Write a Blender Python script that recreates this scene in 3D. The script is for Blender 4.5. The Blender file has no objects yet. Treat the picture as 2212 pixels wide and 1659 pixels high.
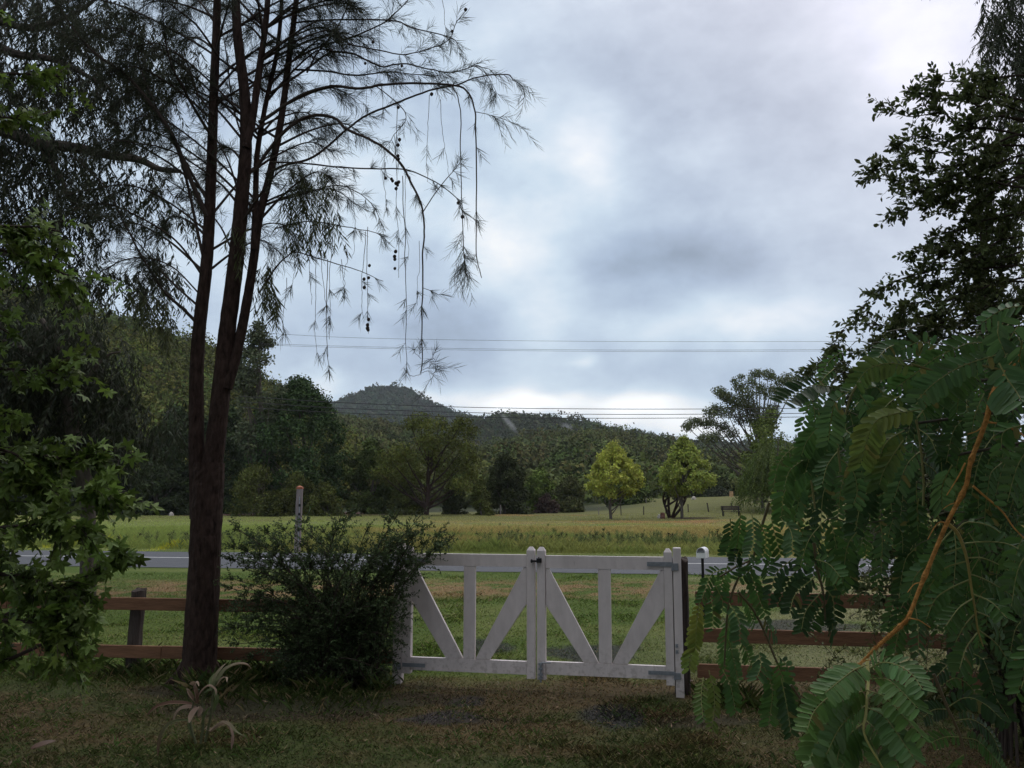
import bpy, math
import numpy as np
from mathutils import Vector

rng = np.random.default_rng(11)
R = math.radians
scn = bpy.context.scene
COL = scn.collection

# ------------------------------------------------------------------ camera
H = 1.85                      # eye height (m)
PITCH = R(7.586)
cam_d = bpy.data.cameras.new("camera")
cam_d.lens = 30.0; cam_d.sensor_width = 36.0
cam_d.clip_start = 0.05; cam_d.clip_end = 9000
cam = bpy.data.objects.new("camera", cam_d)
cam.location = (0, 0, H); cam.rotation_euler = (R(90) + PITCH, 0, 0)
COL.objects.link(cam); scn.camera = cam

# ------------------------------------------------------------------ exposure
vs = scn.view_settings
vs.view_transform = 'Standard'; vs.look = 'None'; vs.gamma = 1; vs.use_curve_mapping = False
vs.exposure = 0.0
scn.cycles.use_adaptive_sampling = True; scn.cycles.adaptive_threshold = 0.02
scn.cycles.max_bounces = 4; scn.cycles.diffuse_bounces = 2; scn.cycles.glossy_bounces = 2
scn.cycles.transmission_bounces = 3; scn.cycles.volume_bounces = 0; scn.cycles.transparent_max_bounces = 6
scn.cycles.caustics_reflective = False; scn.cycles.caustics_refractive = False

FPX, CX, CY = 1843.3, 1106.0, 829.5           # survey units used for bearings (2212 wide plate)
ct, st = math.cos(PITCH), math.sin(PITCH)
def D(px, py, d):
    """World point on the bearing (px, py) at distance d along +Y."""
    dx = (px - CX) / FPX; dy = (CY - py) / FPX
    v = np.array([dx, ct - dy * st, st + dy * ct])
    return np.array([0, 0, H]) + v * (d / v[1])
def DA(pts, d):
    """Array of bearings; d scalar or list."""
    d = np.broadcast_to(np.asarray(d, float), (len(pts),))
    return np.array([D(p[0], p[1], dd) for p, dd in zip(pts, d)])
def azel(px, py):
    p = D(px, py, 1.0) - np.array([0, 0, H]); p = p / np.linalg.norm(p)
    return math.atan2(p[0], p[1]), math.asin(p[2])

# ------------------------------------------------------------------ sky
SUN_EL, SUN_AZ = R(52), R(28)                  # azimuth from +Y towards +X
W = bpy.data.worlds.new("World"); scn.world = W; W.use_nodes = True
def build_sky():
    nt = W.node_tree; N = nt.nodes; L = nt.links; N.clear()
    def val(x):
        return x
    def M(op, a, b=None, c=None, clamp=False):
        n = N.new('ShaderNodeMath'); n.operation = op; n.use_clamp = clamp
        for i, x in enumerate((a, b, c)):
            if x is None: continue
            if isinstance(x, (int, float)): n.inputs[i].default_value = x
            else: L.new(x, n.inputs[i])
        return n.outputs[0]
    tc = N.new('ShaderNodeTexCoord').outputs['Generated']
    sep = N.new('ShaderNodeSeparateXYZ'); L.new(tc, sep.inputs[0])
    x, y, z = sep.outputs
    az = M('ARCTAN2', x, y); el = M('ARCSINE', z)
    def noise(scale, detail, rough, vec=tc, off=(0, 0, 0), stretch=(1, 1, 1.6)):
        mp = N.new('ShaderNodeMapping'); mp.inputs['Location'].default_value = off; mp.inputs['Scale'].default_value = stretch
        L.new(vec, mp.inputs['Vector'])
        n = N.new('ShaderNodeTexNoise'); n.inputs['Scale'].default_value = scale
        n.inputs['Detail'].default_value = detail; n.inputs['Roughness'].default_value = rough
        L.new(mp.outputs[0], n.inputs['Vector']); return n.outputs
    w1 = noise(5.0, 3, 0.58, off=(3.1, 1.7, 0.4)); w2 = noise(5.0, 3, 0.58, off=(9.3, 4.1, 7.7))
    az_w = M('ADD', az, M('MULTIPLY', M('SUBTRACT', w1[0], 0.5), 0.13))
    el_w = M('ADD', el, M('MULTIPLY', M('SUBTRACT', w2[0], 0.5), 0.085))
    def blob(px, py, rx, ry, amp):
        a0, e0 = azel(px, py)
        ra, re = rx / FPX, ry / FPX
        u = M('DIVIDE', M('SUBTRACT', az_w, a0), ra); v = M('DIVIDE', M('SUBTRACT', el_w, e0), re)
        r2 = M('ADD', M('MULTIPLY', u, u), M('MULTIPLY', v, v))
        return M('MULTIPLY', M('EXPONENT', M('MULTIPLY', r2, -1.0)), amp)
    BL = SKY_BLOBS
    acc = None
    for b in BL:
        o = blob(*b); acc = o if acc is None else M('ADD', acc, o)
    c1 = noise(3.4, 6, 0.60, off=(1.3, 8.2, 2.2)); c2 = noise(8.0, 5, 0.56, off=(5.5, 0.2, 3.1))
    tex = M('ADD', M('MULTIPLY', M('SUBTRACT', c1[0], 0.5), 0.66), M('MULTIPLY', M('SUBTRACT', c2[0], 0.5), 0.46))
    lum = M('ADD', M('ADD', acc, tex), 0.69)
    lum = M('MAXIMUM', lum, 0.2)
    # overcast sky: brighter towards the zenith
    zen = N.new('ShaderNodeMapRange'); zen.interpolation_type = 'SMOOTHSTEP'
    L.new(el, zen.inputs['Value']); zen.inputs['From Min'].default_value = R(36); zen.inputs['From Max'].default_value = R(75)
    zen.inputs['To Min'].default_value = 1.0; zen.inputs['To Max'].default_value = ZENITH
    lum = M('MULTIPLY', lum, zen.outputs[0])
    # tint: grey-blue where thick, lavender high right, near white where thin
    ramp = N.new('ShaderNodeValToRGB'); L.new(M('MULTIPLY', lum, 0.8), ramp.inputs[0])
    cr = ramp.color_ramp
    cr.elements[0].position = 0.20; cr.elements[0].color = (0.74, 0.93, 1.22, 1)
    cr.elements[1].position = 0.80; cr.elements[1].color = (0.97, 1.0, 1.03, 1)
    e = cr.elements.new(0.45); e.color = (0.77, 0.95, 1.22, 1)
    e = cr.elements.new(0.62); e.color = (0.84, 1.0, 1.16, 1)
    lav = N.new('ShaderNodeMix'); lav.data_type = 'RGBA'
    lm = N.new('ShaderNodeMapRange'); L.new(M('ADD', M('MULTIPLY', az, 0.9), el), lm.inputs['Value'])
    lm.inputs['From Min'].default_value = R(24); lm.inputs['From Max'].default_value = R(50)
    lm.inputs['To Min'].default_value = 0.0; lm.inputs['To Max'].default_value = 0.8
    L.new(lm.outputs[0], lav.inputs['Factor']); L.new(ramp.outputs[0], lav.inputs['A']); lav.inputs['B'].default_value = (0.98, 0.97, 1.12, 1)
    cl = N.new('ShaderNodeVectorMath'); cl.operation = 'SCALE'; L.new(lav.outputs['Result'], cl.inputs[0])
    L.new(M('MULTIPLY', lum, 10.0), cl.inputs['Scale'])
    sky = N.new('ShaderNodeTexSky'); sky.sky_type = 'NISHITA'; sky.sun_disc = False
    sky.sun_elevation = SUN_EL; sky.sun_rotation = SUN_AZ
    mix = N.new('ShaderNodeMix'); mix.data_type = 'RGBA'; mix.inputs['Factor'].default_value = 0.96
    L.new(sky.outputs[0], mix.inputs['A']); L.new(cl.outputs[0], mix.inputs['B'])
    bg = N.new('ShaderNodeBackground'); L.new(mix.outputs['Result'], bg.inputs['Color']); bg.inputs['Strength'].default_value = 0.1
    out = N.new('ShaderNodeOutputWorld'); L.new(bg.outputs[0], out.inputs[0])
# (bearing x, bearing y, radius x, radius y, amount): thick and thin places in the overcast
SKY_BLOBS = [
    (1930, 30, 230, 150, 0.30), (2150, 200, 260, 260, 0.10),
    (1270, 320, 100, 110, 0.27), (1120, 500, 120, 170, 0.23), (1200, 640, 120, 70, 0.12),
    (1330, 560, 120, 70, -0.13), (1520, 570, 190, 75, -0.18), (1760, 320, 170, 150, -0.11),
    (1610, 695, 210, 42, 0.22),
    (760, 650, 200, 110, -0.10), (1010, 700, 140, 90, -0.15), (1330, 790, 240, 45, -0.06), (1600, 820, 200, 40, -0.08),
    (1150, 872, 110, 26, 0.55), (1390, 886, 100, 30, 0.58), (1500, 925, 150, 34, 0.32), (900, 880, 120, 26, 0.25), (1720, 930, 160, 40, 0.15), (1280, 772, 24, 14, 0.16),
    (700, 300, 300, 300, 0.08), (660, 840, 60, 40, 0.25),
]
ZENITH = 2.6
build_sky()

sun_d = bpy.data.lights.new("sun", 'SUN'); sun_d.energy = 0.8; sun_d.angle = R(25); sun_d.color = (1.0, 0.96, 0.9)
sun = bpy.data.objects.new("sun", sun_d)
sv = Vector((math.cos(SUN_EL) * math.sin(SUN_AZ), math.cos(SUN_EL) * math.cos(SUN_AZ), math.sin(SUN_EL)))
sun.rotation_euler = sv.to_track_quat('Z', 'Y').to_euler(); sun.location = (0, 0, 60)
COL.objects.link(sun)

# ------------------------------------------------------------------ helpers
def tag(o, label=None, cat=None, group=None, kind=None):
    for k, v in (("label", label), ("category", cat), ("group", group), ("kind", kind)):
        if v: o[k] = v
    return o
def empty(name, loc):
    o = bpy.data.objects.new(name, None); o.location = tuple(loc); o.empty_display_size = 0.2
    COL.objects.link(o); return o
def mesh_obj(name, V, faces, mat, parent=None, tint=None, smooth=False, origin=None):
    """V (N,3); faces: (M,k) array or list of such arrays. One mesh object, vertices in world space."""
    if not isinstance(faces, (list, tuple)): faces = [faces]
    faces = [np.asarray(f, np.int32) for f in faces if len(f)]
    V = np.asarray(V, np.float64)
    org = np.zeros(3)
    if parent is not None:
        q = parent
        while q is not None: org = org + np.array(q.location); q = q.parent
    elif origin is not None: org = np.asarray(origin, float)
    me = bpy.data.meshes.new(name)
    me.vertices.add(len(V)); me.vertices.foreach_set('co', (V - org).astype(np.float32).ravel())
    nl = sum(f.size for f in faces); nf = sum(len(f) for f in faces)
    me.loops.add(nl); me.polygons.add(nf)
    me.loops.foreach_set('vertex_index', np.concatenate([f.ravel() for f in faces]))
    tot = np.concatenate([np.full(len(f), f.shape[1], np.int32) for f in faces])
    start = np.concatenate([[0], np.cumsum(tot)[:-1]]).astype(np.int32)
    me.polygons.foreach_set('loop_start', start)
    me.polygons.foreach_set('use_smooth', np.full(nf, bool(smooth)))
    if tint is not None:
        at = me.attributes.new('tint', 'FLOAT_COLOR', 'POINT')
        c = np.ones((len(V), 4), np.float32); c[:, :3] = tint
        at.data.foreach_set('color', c.ravel())
    me.update(calc_edges=True); me.validate()
    if mat is not None: me.materials.append(mat)
    o = bpy.data.objects.new(name, me)
    o.location = tuple(org) if parent is None else (0, 0, 0)
    COL.objects.link(o)
    if parent is not None: o.parent = parent
    return o
def unit(v):
    v = np.asarray(v, float); return v / (np.linalg.norm(v, axis=-1, keepdims=True) + 1e-9)
def smooth_path(P, n=8):
    """Catmull-Rom through P, n samples per span. P may have extra columns (radius)."""
    P = np.asarray(P, float)
    if len(P) < 3: 
        t = np.linspace(0, 1, n + 1)[:, None]; return P[0] * (1 - t) + P[-1] * t
    Q = np.vstack([2 * P[0] - P[1], P, 2 * P[-1] - P[-2]]); out = []
    for i in range(1, len(Q) - 2):
        p0, p1, p2, p3 = Q[i - 1], Q[i], Q[i + 1], Q[i + 2]
        for t in np.linspace(0, 1, n, endpoint=False):
            out.append(0.5 * ((2 * p1) + (-p0 + p2) * t + (2 * p0 - 5 * p1 + 4 * p2 - p3) * t * t + (-p0 + 3 * p1 - 3 * p2 + p3) * t ** 3))
    out.append(P[-1]); return np.array(out)
class Mesh:
    """Collects pieces of one mesh."""
    def __init__(s): s.V = []; s.F = {}; s.T = []; s.n = 0
    def add(s, V, F, tint=None):
        V = np.asarray(V, float)
        for f in (F if isinstance(F, list) else [F]):
            f = np.asarray(f, np.int64)
            if f.size: s.F.setdefault(f.shape[1], []).append(f + s.n)
        s.V.append(V); s.n += len(V)
        t = np.ones((len(V), 3)) if tint is None else np.broadcast_to(np.asarray(tint, float), (len(V), 3))
        s.T.append(t); return s
    def tube(s, P, r, k=6, tint=None, cap=True, rough=0.0):
        P = np.asarray(P, float); n = len(P); r = np.broadcast_to(np.asarray(r, float), (n,))
        T = unit(np.gradient(P, axis=0))
        ref = np.array([0.31, 0.17, 0.93]); 
        if abs(T[0] @ ref) > 0.9: ref = np.array([0.9, 0.3, 0.1])
        A = unit(np.cross(T, ref)); B = np.cross(T, A)
        a = np.linspace(0, 2 * np.pi, k, endpoint=False)
        ring = A[:, None, :] * np.cos(a)[None, :, None] + B[:, None, :] * np.sin(a)[None, :, None]
        rr = r[:, None, None]
        if rough: rr = rr * (1 + rough * rng.uniform(-1, 1, (n, k, 1)))
        V = (P[:, None, :] + ring * rr).reshape(-1, 3)
        i = np.arange(n - 1)[:, None] * k; j = np.arange(k)[None, :]; j2 = (j + 1) % k
        F = np.stack([i + j, i + j2, i + k + j2, i + k + j], -1).reshape(-1, 4)
        s.add(V, [F], tint)
        if cap and k >= 3:
            s.F.setdefault(k, []).append((np.arange(k)[None, ::-1] + s.n - len(V)))
            s.F.setdefault(k, []).append((np.arange(k)[None, :] + s.n - k))
        return s
    def box(s, c, size, rz=0.0, rot=None, tint=None, bevel=0.0):
        c = np.asarray(c, float); h = np.asarray(size, float) / 2
        if bevel <= 0:
            V = np.array([[x, y, z] for x in (-1, 1) for y in (-1, 1) for z in (-1, 1)]) * h
            F = [np.array([[0, 1, 3, 2], [4, 6, 7, 5], [0, 4, 5, 1], [2, 3, 7, 6], [0, 2, 6, 4], [1, 5, 7, 3]])]
        else:
            V, F = bevel_box(h, bevel)
        if rot is None:
            cz, sz = math.cos(rz), math.sin(rz); rot = np.array([[cz, -sz, 0], [sz, cz, 0], [0, 0, 1]])
        return s.add(V @ np.asarray(rot).T + c, F, tint)
    def build(s, name, mat, parent=None, smooth=False, tinted=False, origin=None):
        V = np.concatenate(s.V); F = [np.concatenate(f) for f in s.F.values()]
        return mesh_obj(name, V, F, mat, parent, np.concatenate(s.T) if tinted else None, smooth, origin)
def bevel_box(h, b):
    """Box with chamfered edges: 24 vertices."""
    V = []; idx = {}
    for sx in (-1, 1):
        for sy in (-1, 1):
            for sz in (-1, 1):
                s = np.array([sx, sy, sz])
                for a in range(3):
                    v = s * (h - b); v[a] = s[a] * h[a]; idx[(sx, sy, sz, a)] = len(V); V.append(v)
    q = []; t = []
    for a in range(3):
        o = [i for i in range(3) if i != a]
        for s in (-1, 1):
            c = []
            for u, v in ((-1, -1), (1, -1), (1, 1), (-1, 1)):
                k = [0, 0, 0]; k[a] = s; k[o[0]] = u; k[o[1]] = v; c.append(idx[(*k, a)])
            if (s > 0) == (a == 1): c = c[::-1]
            q.append(c)
        for u in (-1, 1):
            for v in (-1, 1):
                k0 = [0, 0, 0]; k1 = [0, 0, 0]; k0[a] = -1; k1[a] = 1
                for k in (k0, k1): k[o[0]] = u; k[o[1]] = v
                q.append([idx[(*k0, o[0])], idx[(*k1, o[0])], idx[(*k1, o[1])], idx[(*k0, o[1])]])
    for sx in (-1, 1):
        for sy in (-1, 1):
            for sz in (-1, 1): t.append([idx[(sx, sy, sz, a)] for a in range(3)])
    return np.array(V), [np.array(q), np.array(t)]
def frames(dirs, ups):
    """Rotation matrices whose Y axis is dirs and Z near ups."""
    y = unit(dirs); x = unit(np.cross(y, ups)); z = np.cross(x, y)
    return np.stack([x, y, z], -1)
def rand_unit(n):
    return unit(rng.normal(size=(n, 3)))
def scatter(tv, tf, pos, rot, scale, tint=None):
    """Copies of a leaf template; returns V, faces, per vertex tint."""
    tv = np.asarray(tv, float); n = len(pos); k = len(tv)
    sc = np.asarray(scale, float); sc = sc[:, None, None] if sc.ndim == 1 else (sc[:, None, :] if sc.ndim == 2 else sc)
    V = np.einsum('nij,nkj->nki', rot, tv[None] * sc) + np.asarray(pos)[:, None, :]
    tf = tf if isinstance(tf, list) else [tf]
    F = [(np.asarray(f)[None] + (np.arange(n) * k)[:, None, None]).reshape(-1, np.asarray(f).shape[1]) for f in tf]
    T = None if tint is None else np.repeat(np.broadcast_to(tint, (n, 3)), k, axis=0)
    return V.reshape(-1, 3), F, T
def vary(base, n, amt=0.25, hue=0.08):
    base = np.asarray(base, float)
    return np.clip(base * (1 + rng.uniform(-amt, amt, (n, 1))) * (1 + rng.uniform(-hue, hue, (n, 3))), 0.003, 1)
# numpy value noise
def _h(ix, iy, seed):
    v = (ix.astype(np.int64) * 374761393 + iy.astype(np.int64) * 668265263 + seed * 982451653) & 0xFFFFFFFF
    v = ((v ^ (v >> 13)) * 1274126177) & 0xFFFFFFFF
    return ((v ^ (v >> 16)) & 0xFFFFFF) / float(0xFFFFFF)
def vnoise(x, y, seed=0):
    x = np.asarray(x, float); y = np.asarray(y, float)
    ix = np.floor(x); iy = np.floor(y); fx = x - ix; fy = y - iy
    fx = fx * fx * (3 - 2 * fx); fy = fy * fy * (3 - 2 * fy)
    a = _h(ix, iy, seed); b = _h(ix + 1, iy, seed); c = _h(ix, iy + 1, seed); d = _h(ix + 1, iy + 1, seed)
    return (a * (1 - fx) + b * fx) * (1 - fy) + (c * (1 - fx) + d * fx) * fy
def fbm(x, y, seed=0, o=4):
    s = 0; a = 0.5; t = 0
    for i in range(o):
        s = s + a * vnoise(np.asarray(x) * 2 ** i + 17.3 * i, np.asarray(y) * 2 ** i - 9.1 * i, seed + i); t += a; a *= 0.55
    return s / t
def sstep(a, b, x):
    t = np.clip((np.asarray(x, float) - a) / (b - a), 0, 1); return t * t * (3 - 2 * t)

# ------------------------------------------------------------------ materials
def principled(name, base=(0.5, 0.5, 0.5), rough=0.7, metal=0.0, spec=0.3, noise=None, tint=False, translucent=0.0, bump=None, coord='Object', sheen=0.0):
    """noise: (scale, detail, dark factor, light factor, stretch); tint: multiply by attribute 'tint'."""
    m = bpy.data.materials.new(name); m.use_nodes = True
    nt = m.node_tree; N = nt.nodes; L = nt.links
    p = N['Principled BSDF']; p.inputs['Roughness'].default_value = rough; p.inputs['Metallic'].default_value = metal
    p.inputs['Specular IOR Level'].default_value = spec
    tc = N.new('ShaderNodeTexCoord').outputs[coord]
    col = None
    if tint:
        a = N.new('ShaderNodeAttribute'); a.attribute_name = 'tint'; col = a.outputs['Color']
    else:
        c = N.new('ShaderNodeRGB'); c.outputs[0].default_value = (*base, 1); col = c.outputs[0]
    if noise:
        sc, det, lo, hi, stretch = noise
        mp = N.new('ShaderNodeMapping'); mp.inputs['Scale'].default_value = stretch; L.new(tc, mp.inputs['Vector'])
        n = N.new('ShaderNodeTexNoise'); n.inputs['Scale'].default_value = sc; n.inputs['Detail'].default_value = det; n.inputs['Roughness'].default_value = 0.65
        L.new(mp.outputs[0], n.inputs['Vector'])
        mr = N.new('ShaderNodeMapRange'); L.new(n.outputs[0], mr.inputs['Value']); mr.inputs['From Min'].default_value = 0.3; mr.inputs['From Max'].default_value = 0.7
        mr.inputs['To Min'].default_value = lo; mr.inputs['To Max'].default_value = hi
        v = N.new('ShaderNodeVectorMath'); v.operation = 'SCALE'; L.new(col, v.inputs[0]); L.new(mr.outputs[0], v.inputs['Scale']); col = v.outputs[0]
    L.new(col, p.inputs['Base Color'])
    if bump:
        sc, strength, stretch = bump
        mp = N.new('ShaderNodeMapping'); mp.inputs['Scale'].default_value = stretch; L.new(tc, mp.inputs['Vector'])
        n = N.new('ShaderNodeTexNoise'); n.inputs['Scale'].default_value = sc; n.inputs['Detail'].default_value = 6; L.new(mp.outputs[0], n.inputs['Vector'])
        b = N.new('ShaderNodeBump'); b.inputs['Strength'].default_value = strength; b.inputs['Distance'].default_value = 0.02
        L.new(n.outputs[0], b.inputs['Height']); L.new(b.outputs[0], p.inputs['Normal'])
    if translucent:
        t = N.new('ShaderNodeBsdfTranslucent'); L.new(col, t.inputs['Color'])
        mx = N.new('ShaderNodeMixShader'); mx.inputs[0].default_value = translucent
        L.new(p.outputs[0], mx.inputs[1]); L.new(t.outputs[0], mx.inputs[2]); L.new(mx.outputs[0], N['Material Output'].inputs['Surface'])
    return m
MAT = {}
MAT['leaf'] = principled('foliage', rough=0.6, spec=0.2, tint=True, translucent=0.28)
MAT['leaf_gloss'] = principled('glossy_foliage', rough=0.5, spec=0.28, tint=True, translucent=0.32)
MAT['leaf_far'] = principled('distant_foliage', rough=1.0, spec=0.03, tint=True)
MAT['grass'] = principled('grass_blades', rough=0.75, spec=0.12, tint=True, translucent=0.42)
MAT['soil'] = principled('ground_surface', rough=0.95, spec=0.1, tint=True, noise=(22.0, 10, 0.42, 1.55, (1, 1, 1)), bump=(40, 0.8, (1, 1, 1)))
MAT['forest_floor'] = principled('forest_floor', (0.035, 0.045, 0.02), rough=1, spec=0.05, noise=(0.08, 6, 0.6, 1.3, (1, 1, 1)))
MAT['asphalt'] = principled('asphalt', (0.064, 0.065, 0.071), rough=0.75, spec=0.3, noise=(3.0, 10, 0.82, 1.15, (0.3, 1.6, 1)), bump=(90, 0.25, (1, 1, 1)))
MAT['road_paint'] = principled('road_paint', (0.62, 0.62, 0.60), rough=0.7, noise=(4.0, 8, 0.72, 1.05, (1, 1, 1)))
MAT['white_paint'] = principled('weathered_white_paint', (0.68, 0.61, 0.585), rough=0.6, spec=0.3, noise=(7.0, 9, 0.84, 1.08, (1, 1, 0.35)), bump=(30, 0.12, (1, 1, 0.2)))
def grime(mat, scale, lo, hi, col, stretch):
    """Stains of their own shape over a finished material."""
    nt = mat.node_tree; N = nt.nodes; L = nt.links; p = N['Principled BSDF']; src = p.inputs['Base Color'].links[0].from_socket
    tc = N.new('ShaderNodeTexCoord').outputs['Object']; mp = N.new('ShaderNodeMapping'); mp.inputs['Scale'].default_value = stretch; L.new(tc, mp.inputs['Vector'])
    n = N.new('ShaderNodeTexNoise'); n.inputs['Scale'].default_value = scale; n.inputs['Detail'].default_value = 10; n.inputs['Roughness'].default_value = .7; L.new(mp.outputs[0], n.inputs['Vector'])
    mr = N.new('ShaderNodeMapRange'); L.new(n.outputs[0], mr.inputs['Value']); mr.inputs['From Min'].default_value = lo; mr.inputs['From Max'].default_value = hi
    mx = N.new('ShaderNodeMix'); mx.data_type = 'RGBA'; L.new(mr.outputs[0], mx.inputs['Factor']); L.new(src, mx.inputs['A']); mx.inputs['B'].default_value = (*col, 1); L.new(mx.outputs['Result'], p.inputs['Base Color'])
def splash(mat):
    """Dried mud flecks on the lower part of the timber."""
    nt = mat.node_tree; N = nt.nodes; L = nt.links; p = N['Principled BSDF']; src = p.inputs['Base Color'].links[0].from_socket
    tc = N.new('ShaderNodeTexCoord').outputs['Object']; n = N.new('ShaderNodeTexNoise'); n.inputs['Scale'].default_value = 30; n.inputs['Detail'].default_value = 8; L.new(tc, n.inputs['Vector'])
    sp = N.new('ShaderNodeSeparateXYZ'); L.new(tc, sp.inputs[0]); zr = N.new('ShaderNodeMapRange'); L.new(sp.outputs[2], zr.inputs['Value']); zr.inputs['From Min'].default_value = .5; zr.inputs['From Max'].default_value = .05
    mr = N.new('ShaderNodeMapRange'); L.new(n.outputs[0], mr.inputs['Value']); mr.inputs['From Min'].default_value = .50; mr.inputs['From Max'].default_value = .62
    mu = N.new('ShaderNodeMath'); mr.inputs['To Max'].default_value = .45; mu.operation = 'MULTIPLY'; L.new(zr.outputs[0], mu.inputs[0]); L.new(mr.outputs[0], mu.inputs[1])
    mx = N.new('ShaderNodeMix'); mx.data_type = 'RGBA'; L.new(mu.outputs[0], mx.inputs['Factor']); L.new(src, mx.inputs['A']); mx.inputs['B'].default_value = (.20, .15, .11, 1); L.new(mx.outputs['Result'], p.inputs['Base Color'])
grime(MAT['white_paint'], 3.2, .50, 1.05, (.36, .31, .27), (1, 1, .8)); splash(MAT['white_paint']); grime(MAT['white_paint'], 26, .66, .80, (.20, .17, .14), (1, 1, .3))
MAT['galvanised'] = principled('galvanised_steel', (0.30, 0.32, 0.34), rough=0.5, metal=0.6, noise=(18, 6, 0.75, 1.15, (1, 1, 1)))
MAT['black_iron'] = principled('black_iron', (0.012, 0.012, 0.013), rough=0.5, spec=0.3)
MAT['stained_rail'] = principled('stained_timber', (0.205, 0.105, 0.058), rough=0.8, spec=0.2, noise=(3.0, 10, 0.62, 1.25, (0.6, 8, 8)), bump=(8, 0.3, (0.5, 12, 12)))
grime(MAT['stained_rail'], 2.2, .55, .95, (.10, .062, .045), (.6, 3, 3))
MAT['old_post'] = principled('weathered_dark_timber', (0.075, 0.060, 0.052), rough=0.9, spec=0.1, noise=(9, 8, 0.5, 1.4, (4, 4, 0.5)), bump=(20, 0.6, (3, 3, 0.3)))
MAT['grey_post'] = principled('weathered_grey_timber', (0.22, 0.19, 0.18), rough=0.85, spec=0.15, noise=(9, 8, 0.7, 1.2, (4, 4, 0.5)))
MAT['orange_cap'] = principled('orange_cap', (0.34, 0.12, 0.065), rough=0.7)
MAT['bark'] = principled('dark_rough_bark', (0.038, 0.025, 0.020), rough=0.95, spec=0.08, noise=(10, 10, 0.4, 1.7, (2.6, 2.6, 0.9)), bump=(12, 1.0, (3.2, 3.2, .55)))
MAT['bark_grey'] = principled('grey_bark', (0.10, 0.085, 0.07), rough=0.95, spec=0.08, noise=(5, 8, 0.55, 1.4, (2, 2, 0.5)), bump=(10, 0.6, (3, 3, 0.4)))
MAT['twig'] = principled('twigs', (0.055, 0.042, 0.034), rough=0.9, spec=0.1)
MAT['orange_stem'] = principled('bristly_orange_stem', (0.74, 0.36, 0.10), rough=0.8, spec=0.2, noise=(60, 8, 0.5, 1.3, (1, 1, 1)), bump=(120, .6, (1, 1, 1)))
MAT['rachis'] = principled('pale_leaf_stalk', (0.30, 0.30, 0.10), rough=0.6, spec=0.3, tint=True)
MAT['cone'] = principled('seed_cone', (0.03, 0.02, 0.015), rough=0.9)
MAT['mail_white'] = principled('white_enamel', (0.78, 0.78, 0.78), rough=0.45, noise=(6, 5, 0.92, 1.04, (1, 1, 1)))
MAT['wire'] = principled('cable', (0.02, 0.02, 0.022), rough=0.6)
MAT['stone'] = principled('pale_stone', (0.42, 0.38, 0.33), rough=0.9, noise=(6, 6, 0.7, 1.2, (1, 1, 1)))
MAT['stump'] = principled('cut_stump', (0.42, 0.27, 0.14), rough=0.9, noise=(8, 6, 0.7, 1.2, (1, 1, 1)))
MAT['stump_dark'] = principled('dark_red_stump', (0.13, 0.06, 0.045), rough=0.9, noise=(8, 6, 0.7, 1.2, (1, 1, 1)))

# leaf templates: Y is the long axis, Z the upper face
T_LEAF = (np.array([[0, 0, 0], [.5, .42, .10], [.32, .78, .05], [0, 1, -.06], [-.32, .78, .05], [-.5, .42, .10]]), np.array([[0, 1, 2, 3], [0, 3, 4, 5]]))
T_QUAD = (np.array([[0, 0, 0], [.5, .45, .12], [0, 1, 0], [-.5, .45, .12]]), np.array([[0, 1, 2], [0, 2, 3]]))
T_LONG = (np.array([[0, 0, 0], [.5, .38, .15], [.15, .78, .5], [0.05, 1, .8], [-.12, .78, .45], [-.5, .38, .1]]), np.array([[0, 1, 2, 3], [0, 3, 4, 5]]))
T_OBLONG = (np.array([[0, 0, 0], [.42, .13, .06], [.5, .58, .08], [.33, .92, .0], [0, 1, -.06], [-.33, .92, .0], [-.5, .58, .08], [-.42, .13, .06]]), np.array([[0, 1, 2, 3, 4], [0, 4, 5, 6, 7]]))
T_NEEDLE = (np.array([[-.5, 0, 0], [.5, 0, 0], [.3, .6, -.5], [0, 1, -1.6], [-.3, .6, -.5]]), np.array([[0, 1, 2, 3, 4]]))
T_BLADE = (np.array([[-.5, 0, 0], [.5, 0, 0], [.38, .55, .12], [0, 1, .45], [-.38, .55, .12]]), np.array([[0, 1, 2, 3, 4]]))
T_CARD = (np.array([[-.5, -.5, .12], [.5, -.5, -.1], [.42, .5, .14], [-.5, .45, -.08]]), np.array([[0, 1, 2, 3]]))
def maple_template():
    lob = [(0, 1.0), (62, 0.86), (-62, 0.86), (118, 0.55), (-118, 0.55)]
    pts = []
    for a, r in sorted(lob):
        pts += [(a - 13, r * .72), (a, r), (a + 13, r * .72)]
    out = []
    for i, (a, r) in enumerate(pts):
        out.append((a, r))
        if i % 3 == 2 and i < len(pts) - 1: out.append(((a + pts[i + 1][0]) / 2, 0.40))
    V = [(0, 0, 0)] + [(math.sin(R(a)) * r, math.cos(R(a)) * r, -0.22 * r * r * (1.0 if abs(a) < 90 else .6)) for a, r in out]
    F = [[0, i, i + 1] for i in range(1, len(V) - 1)]
    V = np.array(V); V[:, 1] += 0.25; return V, np.array(F)
T_MAPLE = maple_template()

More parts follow.
